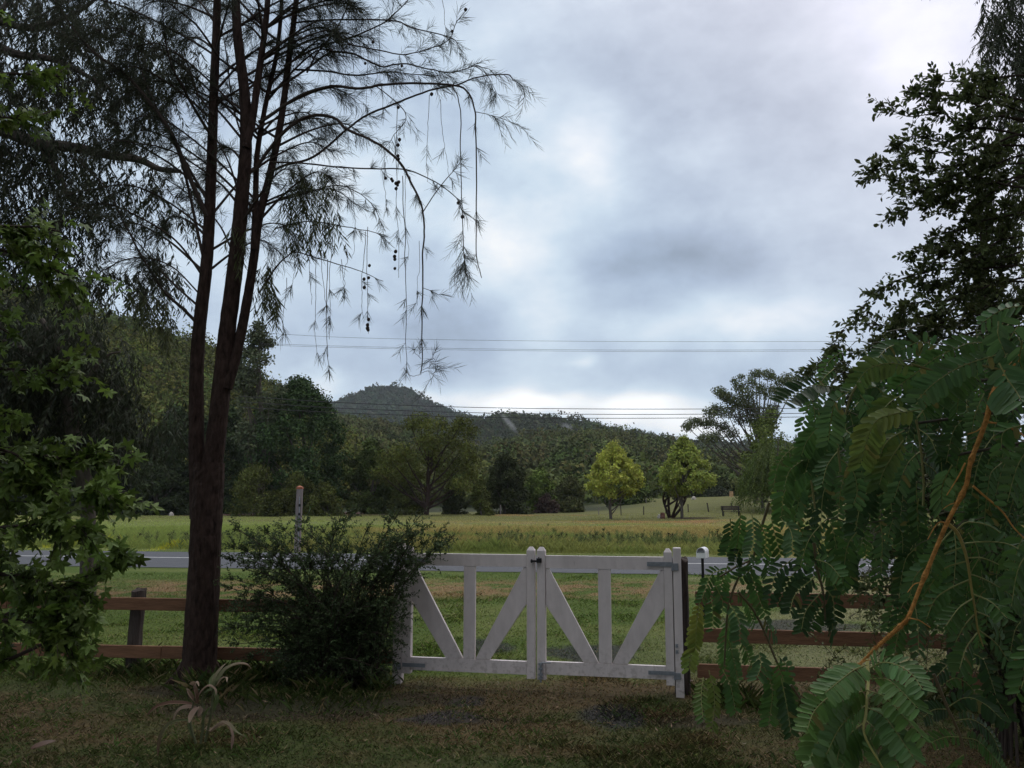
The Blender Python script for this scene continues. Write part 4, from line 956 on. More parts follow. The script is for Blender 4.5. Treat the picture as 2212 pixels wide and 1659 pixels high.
    limb(z2([(180, 430), (400, 310), (600, 250), (750, 190), (870, 120), (980, 10), (1060, -90)]), .013, .004, 9.0, 9.3, .55)
    limb(z2([(230, 150), (500, 130), (870, 130), (1000, 180), (1240, 240), (1310, 295)]), .011, .004, 9.1, 8.8, .42)
    limb(z2([(330, 470), (400, 350), (500, 220), (590, 50), (610, -60)]), .012, .005, 9.0, 9.0, .8)
    limb(z2([(590, 285), (800, 325), (950, 355), (1090, 330), (1250, 250), (1300, 130), (1370, 60)]), .008, .003, 8.9, 8.7, .4)
    limb(z2([(90, 1050), (260, 1055), (500, 1080), (780, 1095), (960, 1100), (1160, 1180), (1310, 1300), (1340, 1360), (1450, 1440)]), .010, .003, 8.9, 8.6, .26)
    limb(z2([(1085, 1370), (1190, 1210), (1300, 1090), (1330, 1030)]), .006, .003, 8.4, 8.4, .25)
    limb(z2([(780, 560), (900, 650), (970, 740), (940, 820), (880, 900), (830, 980)]), .006, .003, 8.9, 8.8, .4)
    limb(z2([(150, 1300), (330, 1250), (520, 1200), (640, 1240), (760, 1330), (830, 1500)]), .008, .003, 9.0, 8.7, .2)
    limb(z2([(130, 1480), (300, 1440), (480, 1450), (640, 1480), (760, 1510), (840, 1545)]), .007, .003, 9.0, 8.8, .18)
    limb(z2([(20, 1900), (130, 1730), (200, 1660)]) + [(640, 545), (690, 560), (760, 580), (830, 608)], .011, .003, 9.0, 8.6, .12)
    limb(z2([(1420, 725), (1500, 740), (1600, 770), (1700, 800)]), .004, .002, 8.5, 8.5, .5)
    limb(z2([(1410, 425), (1480, 470), (1540, 560), (1560, 640)]), .004, .002, 8.8, 8.8, .7)
    # thin strings that hang free
    for (x, y0, y1, sw, rr, dd) in [(718, 470, 730, -6, .0035, 8.7), (857, 225, 600, 3, .0035, 8.6), (872, 380, 795, 6, .0045, 8.5), (876, 365, 560, 4, .003, 8.7), (925, 205, 390, -2, .003, 8.7), (952, 215, 390, 16, .003, 8.6), (795, 490, 720, -2, .0035, 8.8), (787, 500, 690, -4, .0035, 8.8), (706, 560, 815, 3, .004, 8.6), (680, 560, 770, 4, .003, 8.8), (695, 545, 720, 12, .003, 8.7), (617, 600, 740, -6, .003, 8.9), (740, 560, 650, 2, .003, 8.9), (748, 540, 620, -4, .003, 8.9), (635, 560, 640, -3, .003, 8.9), (820, 30, 270, 5, .003, 9.0), (792, 60, 240, 2, .003, 9.2), (955, 0, 90, 10, .003, 8.9), (765, 400, 560, -3, .003, 9), (730, 380, 480, 4, .003, 9), (668, 480, 660, 5, .003, 8.8), (245, 610, 690, -6, .005, 9.2), (905, 520, 660, -3, .0025, 8.6), (832, 350, 470, 3, .003, 8.8)]:
        n = 7; pts = [(x + sw * t + 2.5 * math.sin(5 * t + x), y0 + (y1 - y0) * t) for t in np.linspace(0, 1, n)]
        limb(pts, rr, rr * .6, dd, dd, .03 if rr < .004 else .06, k=4, span=(.55, 1))
    limb([(872, 795), (880, 806), (895, 811), (910, 810)], .003, .002, 8.5, 8.45, .0)
    for q in [[(911, 790), (922, 780), (935, 774), (941, 778)], [(911, 800), (925, 795), (938, 794)], [(911, 806), (926, 800), (936, 806), (938, 815)], [(910, 775), (902, 766), (897, 758)]]: limb(q, .0025, .0015, 8.4, 8.4, .35)
    limb([(912, 622), (930, 628), (945, 636), (957, 643)], .003, .002, 8.4, 8.35, .3)
    # limbs to the left, behind the maple
    for pts, r in [([(427, 700), (400, 670), (367, 643), (337, 603), (307, 553), (262, 470), (222, 400), (150, 330)], .020), ([(427, 660), (393, 630), (350, 590), (320, 553), (270, 500), (200, 460)], .014),
                   ([(447, 467), (417, 400), (367, 283), (283, 173), (200, 110), (150, 50), (110, -20)], .030), ([(440, 560), (387, 333), (333, 240), (287, 180), (233, 140), (133, 67)], .018), ([(452, 440), (400, 345), (330, 215), (300, 120), (290, 0)], .018),
                   ([(460, 300), (400, 200), (360, 100), (350, -40)], .018), ([(462, 250), (420, 190), (400, 130), (340, 105), (250, 90), (170, 30)], .012), ([(470, 120), (430, 60), (380, 20), (320, -30)], .014), ([(440, 600), (380, 520), (300, 470), (230, 440), (160, 450)], .012), ([(447, 500), (370, 440), (280, 400), (190, 410), (120, 430)], .012),
                   ([(455, 380), (380, 330), (300, 310), (210, 300)], .010), ([(510, 560), (470, 480), (420, 430), (350, 380)], .012), ([(520, 430), (490, 340), (440, 250), (410, 150)], .012), ([(531, 320), (500, 220), (490, 120), (470, 0)], .012), ([(436, 640), (370, 575), (290, 555), (210, 590), (150, 640)], .010)]:
        limb(pts, r, .004, 9.0, 9.0 + rng.uniform(-1.2, 1.6), 1.0)
    # limbs rising around and above the frame
    for i in range(96):
        P, rr = trunks[int(rng.integers(len(trunks)))]; f = rng.uniform(.35, 1.0); s = P[int(f * (len(P) - 1))]
        a = rng.uniform(-.5, math.pi + .5) if rng.random() < .6 else rng.uniform(0, 2 * math.pi); L = rng.uniform(.5, 2.2) if i > 50 else rng.uniform(.9, 2.4)
        if math.cos(a) > .3 and s[2] < 4.2: continue
        if math.cos(a) > .2: L = min(L, .9)
        u = np.array([math.cos(a), math.sin(a) * .8, rng.uniform(.5, 1.0)]); u = unit(u)
        Q = smooth_path([s, s + u * L * .5, s + u * L + np.array([0, 0, -.12 * L]), s + u * L * 1.35 + np.array([0, 0, -.45 * L])], 7)
        br.tube(Q, np.linspace(.016, .003, len(Q)), 5); tips.append((Q, 1.0, (.25, 1)))
    # needle sprays: fine drooping branchlets fanned along each limb
    S = []; Dn = []; Ln = []
    for P, w, sp in tips:
        L = np.linalg.norm(np.diff(P, axis=0), axis=1).sum(); n = int(L * 26 * w) + 2
        f = rng.uniform(sp[0], sp[1], n); i = (f * (len(P) - 1)).astype(int).clip(0, len(P) - 2); T = unit(P[i + 1] - P[i])
        S.append(P[i] + (P[i + 1] - P[i]) * rng.random((n, 1))); rv = rand_unit(n); 
        Dn.append(unit(T * .9 + rv * .8 + np.array([0, 0, -.10]))); Ln.append(rng.uniform(.08, .28, n) * (1 if w > .3 else .40))
    S, Dn, Ln = np.concatenate(S), np.concatenate(Dn), np.concatenate(Ln)
    leafy_shoots(lf, br, S, Dn, Ln, 16, T_NEEDLE, .115, .0040, (.045, .052, .030), droop=.22, fwd=1.5, hang=.12, r0=.0022, tvar=.3, seg=4, lvar=.4)
    br.T = [np.ones((len(v), 3)) for v in br.V]
    br.build('branches', MAT['twig'], root); lf.build('crown', MAT['leaf'], root, tinted=True)
    # clumps of broad drooping leaves lodged on the stems
    hm = Mesh(); ht = Mesh(); S = []
    for (x, y, rx, ry, n) in [(668, 395, 42, 42, 46), (640, 440, 35, 30, 24), (703, 470, 26, 25, 26), (650, 500, 35, 20, 16), (575, 600, 18, 40, 26), (330, 640, 50, 20, 30), (355, 700, 30, 14, 16), (590, 640, 14, 26, 16), (520, 520, 20, 40, 14)]:
        for _ in range(n): S.append(D(x + rng.uniform(-rx, rx), y + rng.uniform(-ry, ry), 9 + rng.uniform(-.35, .25)))
    S = np.array(S); N = len(S); Dn = rand_unit(N) * .5 + np.array([0, 0, -1.0])
    leafy_shoots(hm, ht, S, Dn, rng.uniform(.12, .34, N), 11, T_LONG, .115, .0135, (.070, .082, .032), droop=.2, fwd=.5, hang=1.2, r0=.002, tvar=.3)
    V = hm.build('mistletoe_clumps', MAT['leaf'], root, tinted=True); ht.build('mistletoe_stems', MAT['twig'], root)
    # seed cones
    dirs = rand_unit(1)
    k, n = 8, 6
    th = np.linspace(0, np.pi, n); a = np.linspace(0, 2 * np.pi, k, endpoint=False)
    cv = np.stack([np.sin(th)[:, None] * np.cos(a), np.sin(th)[:, None] * np.sin(a), np.repeat(np.cos(th)[:, None] * 1.15, k, 1)], -1) * (1 + .16 * (rng.random((n, k, 1)) - .5)); cv = cv.reshape(-1, 3)
    i = np.arange(n - 1)[:, None] * k; j = np.arange(k)[None]; cf = np.stack([i + j, i + (j + 1) % k, i + k + (j + 1) % k, i + k + j], -1).reshape(-1, 4)
    for (x, y) in z2([(930, 905), (920, 940), (920, 1010), (925, 1030), (840, 1155), (878, 1160), (885, 1172), (908, 1188), (925, 1180), (918, 1200), (908, 1222), (945, 427), (922, 695), (1138, 610), (758, 272), (605, 287), (1272, 203), (1358, 62), (1310, 1315), (1338, 1405), (905, 1630), (898, 1662), (708, 410), (487, 325)]) + [(553 + 735 / 3, 553 + 62 / 3), (553 + 730 / 3, 600), (553 + 700 / 3, 603), (553 + 702 / 3, 621), (553 + 730 / 3, 690), (553 + 723 / 3, 702), (553 + 723 / 3, 709), (553 + 727 / 3, 713), (553 + 900 / 3, 580), (853, 560)]:
        c = D(x, y, 8.6); o = mesh_obj('seed_cone', cv * .017 * rng.uniform(.85, 1.15) + c, [cf], MAT['cone'], root, smooth=True)
casuarina()

# ------------------------------------------------------------------ gum on the left, its limb and hanging leaves
def gum(name, lab, trunk_pts, limbs, clusters, tint, leaf=(.115, .024), r0=.22, d=12.5, per=19, ln=(.25, .6), mat='bark_grey'):
    b = np.array(trunk_pts[0], float); root = empty(name, b); tag(root, lab, 'tree')
    tk = Mesh(); P = smooth_path(trunk_pts, 8); tk.tube(P, np.linspace(r0, r0 * .45, len(P)), 12, rough=.05)
    for pts, ra, rb in limbs: 
        Q = smooth_path(pts, 7); tk.tube(Q, np.linspace(ra, rb, len(Q)), 8, rough=.05)
    lf = Mesh(); tw = Mesh(); S = []
    for (x, y, rx, ry, n, da, db) in clusters:
        k = 0
        while k < n:
            u, v = rng.uniform(-1, 1, 2)
            if u * u + v * v < 1:
                S.append(D(x + u * rx, y + v * ry, rng.uniform(da, db))); k += 1
    S = np.array(S); N = len(S); Dn = rand_unit(N) * (1, 1, .35) * .9 + np.array([0, 0, -.75])
    leafy_shoots(lf, tw, S, Dn, rng.uniform(*ln, N), per, T_LONG, leaf[0], leaf[1], tint, droop=.35, fwd=.45, hang=1.15, r0=.0035, tvar=.35)
    tk.build('trunk', MAT[mat], root); tw.build('twigs', MAT['twig'], root); lf.build('crown', MAT['leaf'], root, tinted=True); return root
def left_gum():
    b = np.array([-9.3, 12.5, 0.0]); L = []
    def lb(pts, ra, rb, d0=12.3, d1=12.0): L.append((DA(pts, np.linspace(d0, d1, len(pts))), ra, rb))
    lb([(-300, 330), (-120, 260), (0, 280), (85, 312), (150, 317), (235, 335), (300, 345), (345, 365), (390, 370)], .13, .03)
    lb([(-280, 200), (-60, 100), (40, 118), (120, 130), (190, 165), (250, 200)], .09, .02)
    lb([(85, 312), (130, 380), (150, 430), (200, 470)], .05, .012); lb([(235, 335), (275, 330), (300, 290)], .03, .01)
    lb([(-280, 90), (-50, 40), (60, 60), (160, 30), (240, -30)], .08, .02); lb([(-300, 480), (-100, 520), (40, 560), (120, 640)], .07, .015); lb([(-60, 100), (0, 30), (60, -80)], .06, .02)
    CL = [(60, 80, 160, 130, 300, 11.2, 14), (210, 90, 130, 110, 190, 11.2, 14), (110, 250, 160, 110, 270, 11.2, 14), (270, 230, 110, 90, 100, 11.5, 13.5), (70, 400, 150, 110, 225, 11.2, 14), (230, 400, 120, 70, 90, 11.5, 13.5), (80, 520, 140, 80, 150, 11.5, 13.8), (190, 590, 100, 50, 60, 11.5, 13.5), (330, 590, 60, 60, 55, 11.5, 13), (360, 130, 70, 110, 70, 11.5, 13.5), (-120, 300, 200, 300, 340, 11, 14), (100, -120, 260, 120, 260, 10.5, 14), (360, 400, 70, 80, 40, 11.5, 13)]
    gum('gum_tree', 'dark gum with a thick crooked limb and hanging leaves, left behind the maple', [b - (0, 0, .2), b + (.3, 0, 2.5), b + (.1, .1, 5.5), b + (.6, 0, 9)], L, CL, (.040, .048, .026))
    # lower curtain of a weeping tree beyond the rail fence
    b2 = np.array([-8.2, 16.5, 0.0]); L2 = []
    def l2(pts, ra, rb): L2.append((DA(pts, 16.2), ra, rb))
    l2([(190, 1090), (150, 900), (130, 760), (90, 690)], .14, .05); l2([(160, 920), (190, 820), (230, 770), (260, 760)], .05, .015); l2([(150, 860), (60, 760), (-40, 720)], .07, .02)
    CL2 = [(60, 720, 120, 90, 300, 15.5, 18), (150, 730, 70, 70, 110, 15.5, 18), (235, 800, 60, 80, 60, 15.5, 18), (120, 860, 160, 110, 420, 15.5, 18), (270, 930, 90, 60, 60, 15.5, 17.5), (360, 900, 40, 60, 16, 15.5, 17), (-80, 850, 140, 160, 300, 15.5, 18), (90, 960, 140, 50, 130, 15.5, 18)]
    x0 = D(190, 1300, 16.5)[0]; b2 = np.array([x0, 16.5, 0])
    gum('weeping_tree', 'dark weeping tree with a curtain of drooping leaves left of the trunks', [b2 - (0, 0, .2), D(190, 1090, 16.4), D(165, 930, 16.4), D(150, 780, 16.3)], L2, CL2, (.034, .042, .022), leaf=(.15, .034), r0=.16, per=20, ln=(.35, .8))
left_gum()
def right_gum():
    b = np.array([10.2, 11.5, 0.0]); L = [(np.array([b + (0, 0, 6), b + (-1.2, .1, 7.2), b + (-2.6, 0, 7.9)]), .10, .03), (np.array([b + (0, 0, 7), b + (-1.5, -.5, 9), b + (-3, -1.5, 10)]), .10, .03)]
    CL = [(2200, 80, 75, 110, 150, 10.6, 12.2), (2180, 230, 45, 50, 45, 10.6, 12), (2160, 20, 45, 60, 45, 10.6, 12), (2230, 420, 60, 120, 90, 10.6, 12.5), (2330, 200, 150, 260, 260, 10.6, 13), (2200, -140, 160, 110, 150, 10.0, 13), (2215, 620, 40, 40, 30, 11, 12)]
    gum('gum_tree', 'dark gum with drooping leaves in the upper right, behind the leafy bush', [b - (0, 0, .2), b + (.1, 0, 3), b + (-.1, 0, 7), b + (-.4, 0, 11)], L, CL, (.042, .052, .026))
right_gum()

# ------------------------------------------------------------------ maple at the left edge
def maple():
    b = np.array([-4.6, 4.3, 0.0]); root = empty('maple_tree', b); tag(root, 'green star-leaved maple reaching in at the left edge', 'tree')
    tk = Mesh(); P = smooth_path([b - (0, 0, .2), b + (.05, 0, 1.2), b + (-.05, .05, 2.6), b + (.1, 0, 4.5), b + (0, 0, 6.5)], 8); tk.tube(P, np.linspace(.09, .035, len(P)), 10, rough=.04)
    lf = Mesh(); tw = Mesh(); S = []; Dn = []; Ln = []
    #  boughs: tip bearings and depth
    for pts, d1, n, sp in [([(-500, 640), (-250, 470), (-60, 520), (60, 560), (160, 600)], 4.6, 26, 90), ([(-500, 760), (-300, 600), (-80, 500), (60, 490), (130, 500)], 4.5, 20, 60), ([(-500, 400), (-300, 180), (-60, 160), (60, 160), (130, 165)], 5.0, 15, 45), ([(-500, 450), (-250, 250), (-60, 250), (60, 255), (110, 240)], 4.9, 14, 45), ([(-500, 300), (-200, 20), (-40, 20), (20, 30)], 4.6, 6, 26),
                               ([(-500, 900), (-250, 780), (-80, 790), (60, 800), (160, 800)], 4.6, 22, 60), ([(-500, 700), (-250, 640), (-60, 680), (20, 720)], 4.4, 12, 55), ([(-500, 1000), (-250, 930), (-60, 960), (30, 980), (60, 1010)], 4.4, 18, 50), ([(-500, 1150), (-200, 1000), (20, 980), (140, 990), (220, 985)], 4.7, 34, 60), ([(-500, 1200), (-200, 1050), (20, 1050), (150, 1060), (260, 1060)], 4.5, 40, 55),
                               ([(-500, 1250), (-200, 1150), (0, 1140), (110, 1130), (180, 1140)], 4.3, 38, 60), ([(-300, 1420), (-50, 1350), (110, 1290), (210, 1230), (278, 1196)], 4.4, 16, 20), ([(-500, 1350), (-200, 1260), (0, 1240), (100, 1260), (190, 1290)], 4.3, 40, 70), ([(-500, 1450), (-200, 1350), (0, 1340), (90, 1350), (150, 1380)], 4.2, 36, 60), ([(-300, 1560), (-100, 1470), (30, 1420), (130, 1370), (200, 1310)], 4.2, 18, 28), ([(-500, 1350), (-200, 1120), (-60, 1080), (40, 1090)], 4.5, 22, 60), ([(-500, 900), (-200, 850), (-40, 880), (40, 900)], 4.5, 10, 50)]:
        dd = np.linspace(4.4, d1, len(pts)); Q = smooth_path(DA(pts, dd), 7); Q[0] = P[int(np.clip(Q[0][2] / 6.5, .1, .95) * (len(P) - 1))]
        tw.tube(Q, np.linspace(.016, .004, len(Q)), 5)
        f = rng.uniform(.42, 1.0, n); i = (f * (len(Q) - 1)).astype(int).clip(0, len(Q) - 2); T = unit(Q[i + 1] - Q[i])
        S.append(Q[i]); Dn.append(unit(T * .8 + rand_unit(n) * .8 + (0, 0, -.05))); Ln.append(rng.uniform(.3, 1, n) * sp / FPX * d1 * 2.0)
    S, Dn, Ln = map(np.concatenate, (S, Dn, Ln))
    leafy_shoots(lf, tw, S, Dn, Ln, 9, T_MAPLE, .047, .047, (.115, .175, .034), droop=.3, fwd=.5, hang=.55, r0=.0030, tvar=.42, upw=.9, lvar=.4)
    lf.build('crown', MAT['leaf_gloss'], root, tinted=True); tw.build('branches', MAT['twig'], root); tk.build('trunk', MAT['bark_grey'], root)
maple()

# ------------------------------------------------------------------ small-leaved shrubs
def shoot_shrub(name, lab, cat, base, paths, tint, leaf=(.024, .012), per_m=26, slen=(.10, .30), m=13, rr=.010, root=None, spread=.9, span=(.25, 1.0), droop=.1, tip_only=.0):
    if root is None: root = empty(name, base); tag(root, lab, cat)
    lf = Mesh(); tw = Mesh(); S = []; Dn = []; Ln = []
    for P, w in paths:
        P = smooth_path(P, 6); P = wob(P, .03, seed=int(rng.integers(999))); L = np.linalg.norm(np.diff(P, axis=0), axis=1).sum()
        tw.tube(P, np.linspace(rr, rr * .22, len(P)), 5); n = int(L * per_m * w) + 3
        f = np.concatenate([rng.uniform(span[0], span[1], n - 2), [.98, .99]]); i = (f * (len(P) - 1)).astype(int).clip(0, len(P) - 2); T = unit(P[i + 1] - P[i])
        S.append(P[i]); Dn.append(unit(T + rand_unit(n) * spread)); Ln.append(rng.uniform(*slen, n) * (1.15 - .5 * f))
    S, Dn, Ln = map(np.concatenate, (S, Dn, Ln))
    leafy_shoots(lf, tw, S, Dn, Ln, m, T_LEAF, leaf[0], leaf[1], tint, droop=droop, fwd=.75, r0=.0022, tvar=.35, upw=.9)
    tw.T = [np.ones((len(v), 3)) for v in tw.V]
    return root, lf, tw
def gate_shrub():
    b = D(745, 1462, 8.85); b[2] = gz1(b[0], b[1]); paths = []
    tips = [(495, 1120), (480, 1170), (505, 1210), (520, 1150), (560, 1140), (600, 1130), (640, 1125), (690, 1135), (740, 1108), (760, 1095), (800, 1130), (840, 1110), (870, 1105), (905, 1115), (940, 1128), (968, 1140), (985, 1160), (955, 1165), (900, 1150), (870, 1150), (830, 1170), (470, 1260), (478, 1320), (490, 1350), (500, 1390), (540, 1280), (485, 1240), (492, 1300), (484, 1360), (520, 1340), (545, 1330), (570, 1300), (478, 1195), (515, 1170), (545, 1160), (620, 1430), (660, 1450), (700, 1455), (750, 1455), (800, 1450), (840, 1455), (850, 1340), (820, 1390), (860, 1300), (900, 1190), (560, 1230), (600, 1200), (650, 1210), (700, 1190), (750, 1180), (790, 1190), (850, 1210), (890, 1210), (900, 1235), (880, 1290), (885, 1330), (870, 1380), (840, 1250), (800, 1260), (760, 1260), (700, 1270), (640, 1280), (600, 1330), (560, 1380), (520, 1420), (590, 1430), (640, 1380), (680, 1350), (720, 1360), (770, 1350), (820, 1350), (840, 1420), (780, 1420), (720, 1430), (670, 1430), (530, 1200), (580, 1170), (665, 1165), (720, 1150), (880, 1180), (645, 1108), (505, 1290), (610, 1250), (835, 1300), (790, 1310), (745, 1310), (850, 1160), (810, 1215)]
    for (x, y) in tips:
        d = 8.80 - .5 * float(sstep(800, 890, x)) + rng.uniform(-.35, .35); t = D(x, y, d); s = b + np.array([rng.uniform(-.35, .35), rng.uniform(-.2, .2), 0]); mid = s + (t - s) * .5 + np.array([rng.uniform(-.1, .1), 0, .18 + .12 * rng.random()])
        mid[0] = s[0] + (t[0] - s[0]) * .38; paths.append((np.array([s, mid, t]), 1.0 if y > 1150 or x > 860 else .85))
    for _ in range(46):
        x, y = rng.uniform(600, 862), rng.uniform(1290, 1455); d = 8.85 + rng.uniform(-.22, .3); t = D(x, y, d); s0 = b + np.array([(t[0] - b[0]) * .55, rng.uniform(-.2, .2), max(.02, t[2] * .35 - .05)]); paths.append((np.array([s0, (s0 + t) / 2 + (0, -.04, .03), t]), 1.5))
    root, lf, tw = shoot_shrub('gate_shrub', 'dark small-leaved shrub sprawling over the gate and left fence', 'shrub', b, paths, (.062, .092, .036), per_m=31, slen=(.10, .34), m=15, span=(.12, 1.0), leaf=(.025, .0135))
    lf.build('foliage', MAT['leaf'], root, tinted=True); tw.build('branches', MAT['twig'], root)
gate_shrub()
def right_bush():
    d0 = 6.6; b = np.array([3.75, d0, 0.0]); root = None; paths = []
    tips = [(1872, 372, 6.2), (1880, 385, 6.4), (1885, 345, 6.3), (1902, 228, 6.3), (1925, 268, 6.3), (1945, 215, 6.4), (1965, 200, 6.2), (2015, 175, 6.4), (2045, 165, 6.5), (2090, 160, 6.5), (2120, 170, 6.6), (1890, 400, 6.5), (1920, 468, 6.2), (1945, 445, 6.4), (1960, 420, 6.5), (1930, 330, 6.4), (1960, 290, 6.5), (1995, 255, 6.5), (2040, 230, 6.6), (2080, 240, 6.6), (1980, 360, 6.5), (2020, 330, 6.6), (1950, 390, 6.6), (2000, 420, 6.6), (2050, 400, 6.5), (2060, 460, 6.4), (2010, 530, 6.3), (1985, 545, 6.2), (2040, 520, 6.5), (1862, 665, 6.1), (1880, 645, 6.3), (1905, 620, 6.2), (1960, 610, 6.3), (2000, 600, 6.4), (1935, 650, 6.4), (1955, 695, 6.2), (1925, 660, 6.3), (1905, 700, 6.0), (1990, 660, 6.5), (2050, 590, 6.6), (2090, 540, 6.7), (2130, 480, 6.7), (2110, 420, 6.7), (2150, 360, 6.7), (2100, 320, 6.7), (2150, 290, 6.8), (2190, 260, 6.8), (2200, 420, 6.6), (2180, 540, 6.5), (2140, 600, 6.6), (2190, 640, 6.3), (2100, 650, 6.4), (2040, 660, 6.3), (1800, 720, 6.0), (1785, 770, 6.0), (1830, 700, 6.1), (1850, 735, 6.3), (1815, 745, 6.2), (1870, 770, 6.3), (1735, 802, 5.9), (1760, 830, 6.0), (1800, 800, 6.2), (1840, 820, 6.3), (1900, 760, 6.4), (1950, 740, 6.4), (2010, 720, 6.4), (2080, 720, 6.4), (2150, 700, 6.3), (1715, 860, 5.9), (1745, 900, 6), (1720, 950, 6), (1760, 980, 6.2), (1730, 1020, 6.1), (1780, 1060, 6.3), (1830, 900, 6.3), (1900, 880, 6.4), (1830, 1000, 6.4), (1900, 1000, 6.4), (1960, 900, 6.4), (2040, 850, 6.4), (2120, 840, 6.4), (2190, 800, 6.3), (1980, 1020, 6.4), (2060, 980, 6.3), (2140, 980, 6.3), (1870, 1110, 6.4), (1800, 1130, 6.2), (1900, 1180, 6.2), (1850, 1230, 6.2), (1830, 1260, 6.1), (1880, 1270, 6.0), (1950, 1150, 6.2), (1960, 1250, 6.1), (2020, 1180, 6.2), (2100, 1120, 6.2), (2180, 1080, 6.2), (2040, 1290, 6.1), (2120, 1260, 6.1), (2190, 1210, 6.1), (1990, 1310, 6.1), (2090, 1360, 6.0), (2180, 1340, 6.0), (1890, 1320, 5.9), (2250, 300, 6.7), (2260, 600, 6.6), (2260, 900, 6.4), (2250, 1150, 6.2)]
    zb = lambda L_: [(1564 + x * .9528, y * .9528) for x, y in L_]
    tips = [q for q in tips if q[1] > 745 or q[0] >= 2110]
    for L_ in [[(720, 300), (680, 270), (600, 265), (540, 285), (490, 262), (420, 262), (357, 240)], [(720, 320), (640, 300), (560, 292), (500, 318), (440, 310), (395, 330)], [(720, 240), (680, 230), (620, 212), (560, 192), (520, 185), (472, 183)], [(700, 280), (600, 250), (530, 218), (470, 222), (430, 212)], [(720, 170), (640, 172), (600, 178), (557, 168)], [(740, 330), (680, 330), (600, 330), (520, 345), (440, 345), (390, 365), (327, 397)], [(740, 370), (680, 370), (600, 375), (520, 400), (430, 412), (332, 402)], [(740, 390), (680, 400), (580, 420), (500, 440), (440, 468), (382, 490)], [(680, 400), (620, 430), (560, 470), (535, 515)], [(740, 560), (680, 560), (580, 560), (500, 550), (422, 570)], [(740, 600), (680, 600), (580, 610), (480, 615), (400, 635), (345, 668), (312, 705)], [(740, 640), (680, 640), (590, 640), (500, 680), (420, 690), (397, 738)], [(720, 690), (640, 690), (540, 700), (460, 720), (380, 742), (290, 738), (240, 790)], [(680, 740), (600, 750), (480, 768), (380, 785), (280, 800), (190, 845)], [(640, 790), (560, 800), (430, 826), (300, 850), (230, 832)], [(740, 480), (680, 480), (600, 500), (540, 520), (482, 530)], [(740, 520), (680, 530), (620, 545), (540, 590), (450, 600)],
               [(720, 300), (650, 310), (590, 345), (530, 375), (470, 385), (420, 375)], [(720, 430), (640, 420), (560, 400), (480, 420), (400, 440)], [(720, 350), (660, 355), (580, 385), (510, 420)], [(720, 560), (640, 580), (560, 620), (500, 640), (440, 660)], [(720, 620), (640, 640), (560, 665), (480, 700)], [(720, 660), (650, 680), (560, 720), (450, 750)], [(720, 260), (660, 250), (600, 228), (550, 210)], [(740, 580), (660, 600), (600, 590), (540, 570), (490, 575)], [(640, 420), (560, 440), (510, 465), (450, 455)], [(720, 720), (600, 700), (500, 730), (420, 760), (330, 770)]]:
        n_ = len(L_); P_ = DA(zb(L_), np.linspace(6.5, 6.15, n_) + rng.uniform(-.2, .2)); paths.append((P_, 1.75))
    for (x, y, d) in tips:
        t = D(x + 8, y + 16, d + .25); s = b + np.array([rng.uniform(-.3, .3), rng.uniform(-.4, .4), 0]); h = t[2]
        m1 = np.array([b[0] + (t[0] - b[0]) * .12, b[1] + (t[1] - b[1]) * .3, h * .45]); m2 = np.array([b[0] + (t[0] - b[0]) * .45, t[1] * .7 + b[1] * .3, h * (.90 if h > 1.5 else 1.0) - .05 + rng.uniform(-.1, .1)])
        paths.append((np.array([s, m1, m2, t]), 1.0))
    root, lf, tw = shoot_shrub('large_bush', 'tall dark small-leaved bush arching in from the right edge', 'bush', b, paths, (.095, .120, .044), per_m=15, slen=(.07, .26), m=11, rr=.011, span=(.30, 1.0), leaf=(.048, .022), spread=.72)
    # inner fill, so that the heart of the bush is dense
    N = 900; S = np.stack([3.9 + rng.normal(0, .7, N), 6.9 + rng.normal(0, .5, N), rng.uniform(.3, 3.6, N)], -1); S[:, 0] = np.maximum(S[:, 0], 2.75 + .7 * sstep(2.2, 2.9, S[:, 2]) + .25 * rng.random(N))
    leafy_shoots(lf, tw, S, rand_unit(N) + (-.3, -.3, .2), rng.uniform(.2, .45, N), 15, T_LEAF, .040, .020, (.10, .115, .038), fwd=.75, r0=.003, tvar=.35)
    tw.T = [np.ones((len(v), 3)) for v in tw.V]
    lf.build('foliage', MAT['leaf'], root, tinted=True); tw.build('branches', MAT['twig'], root)
right_bush()

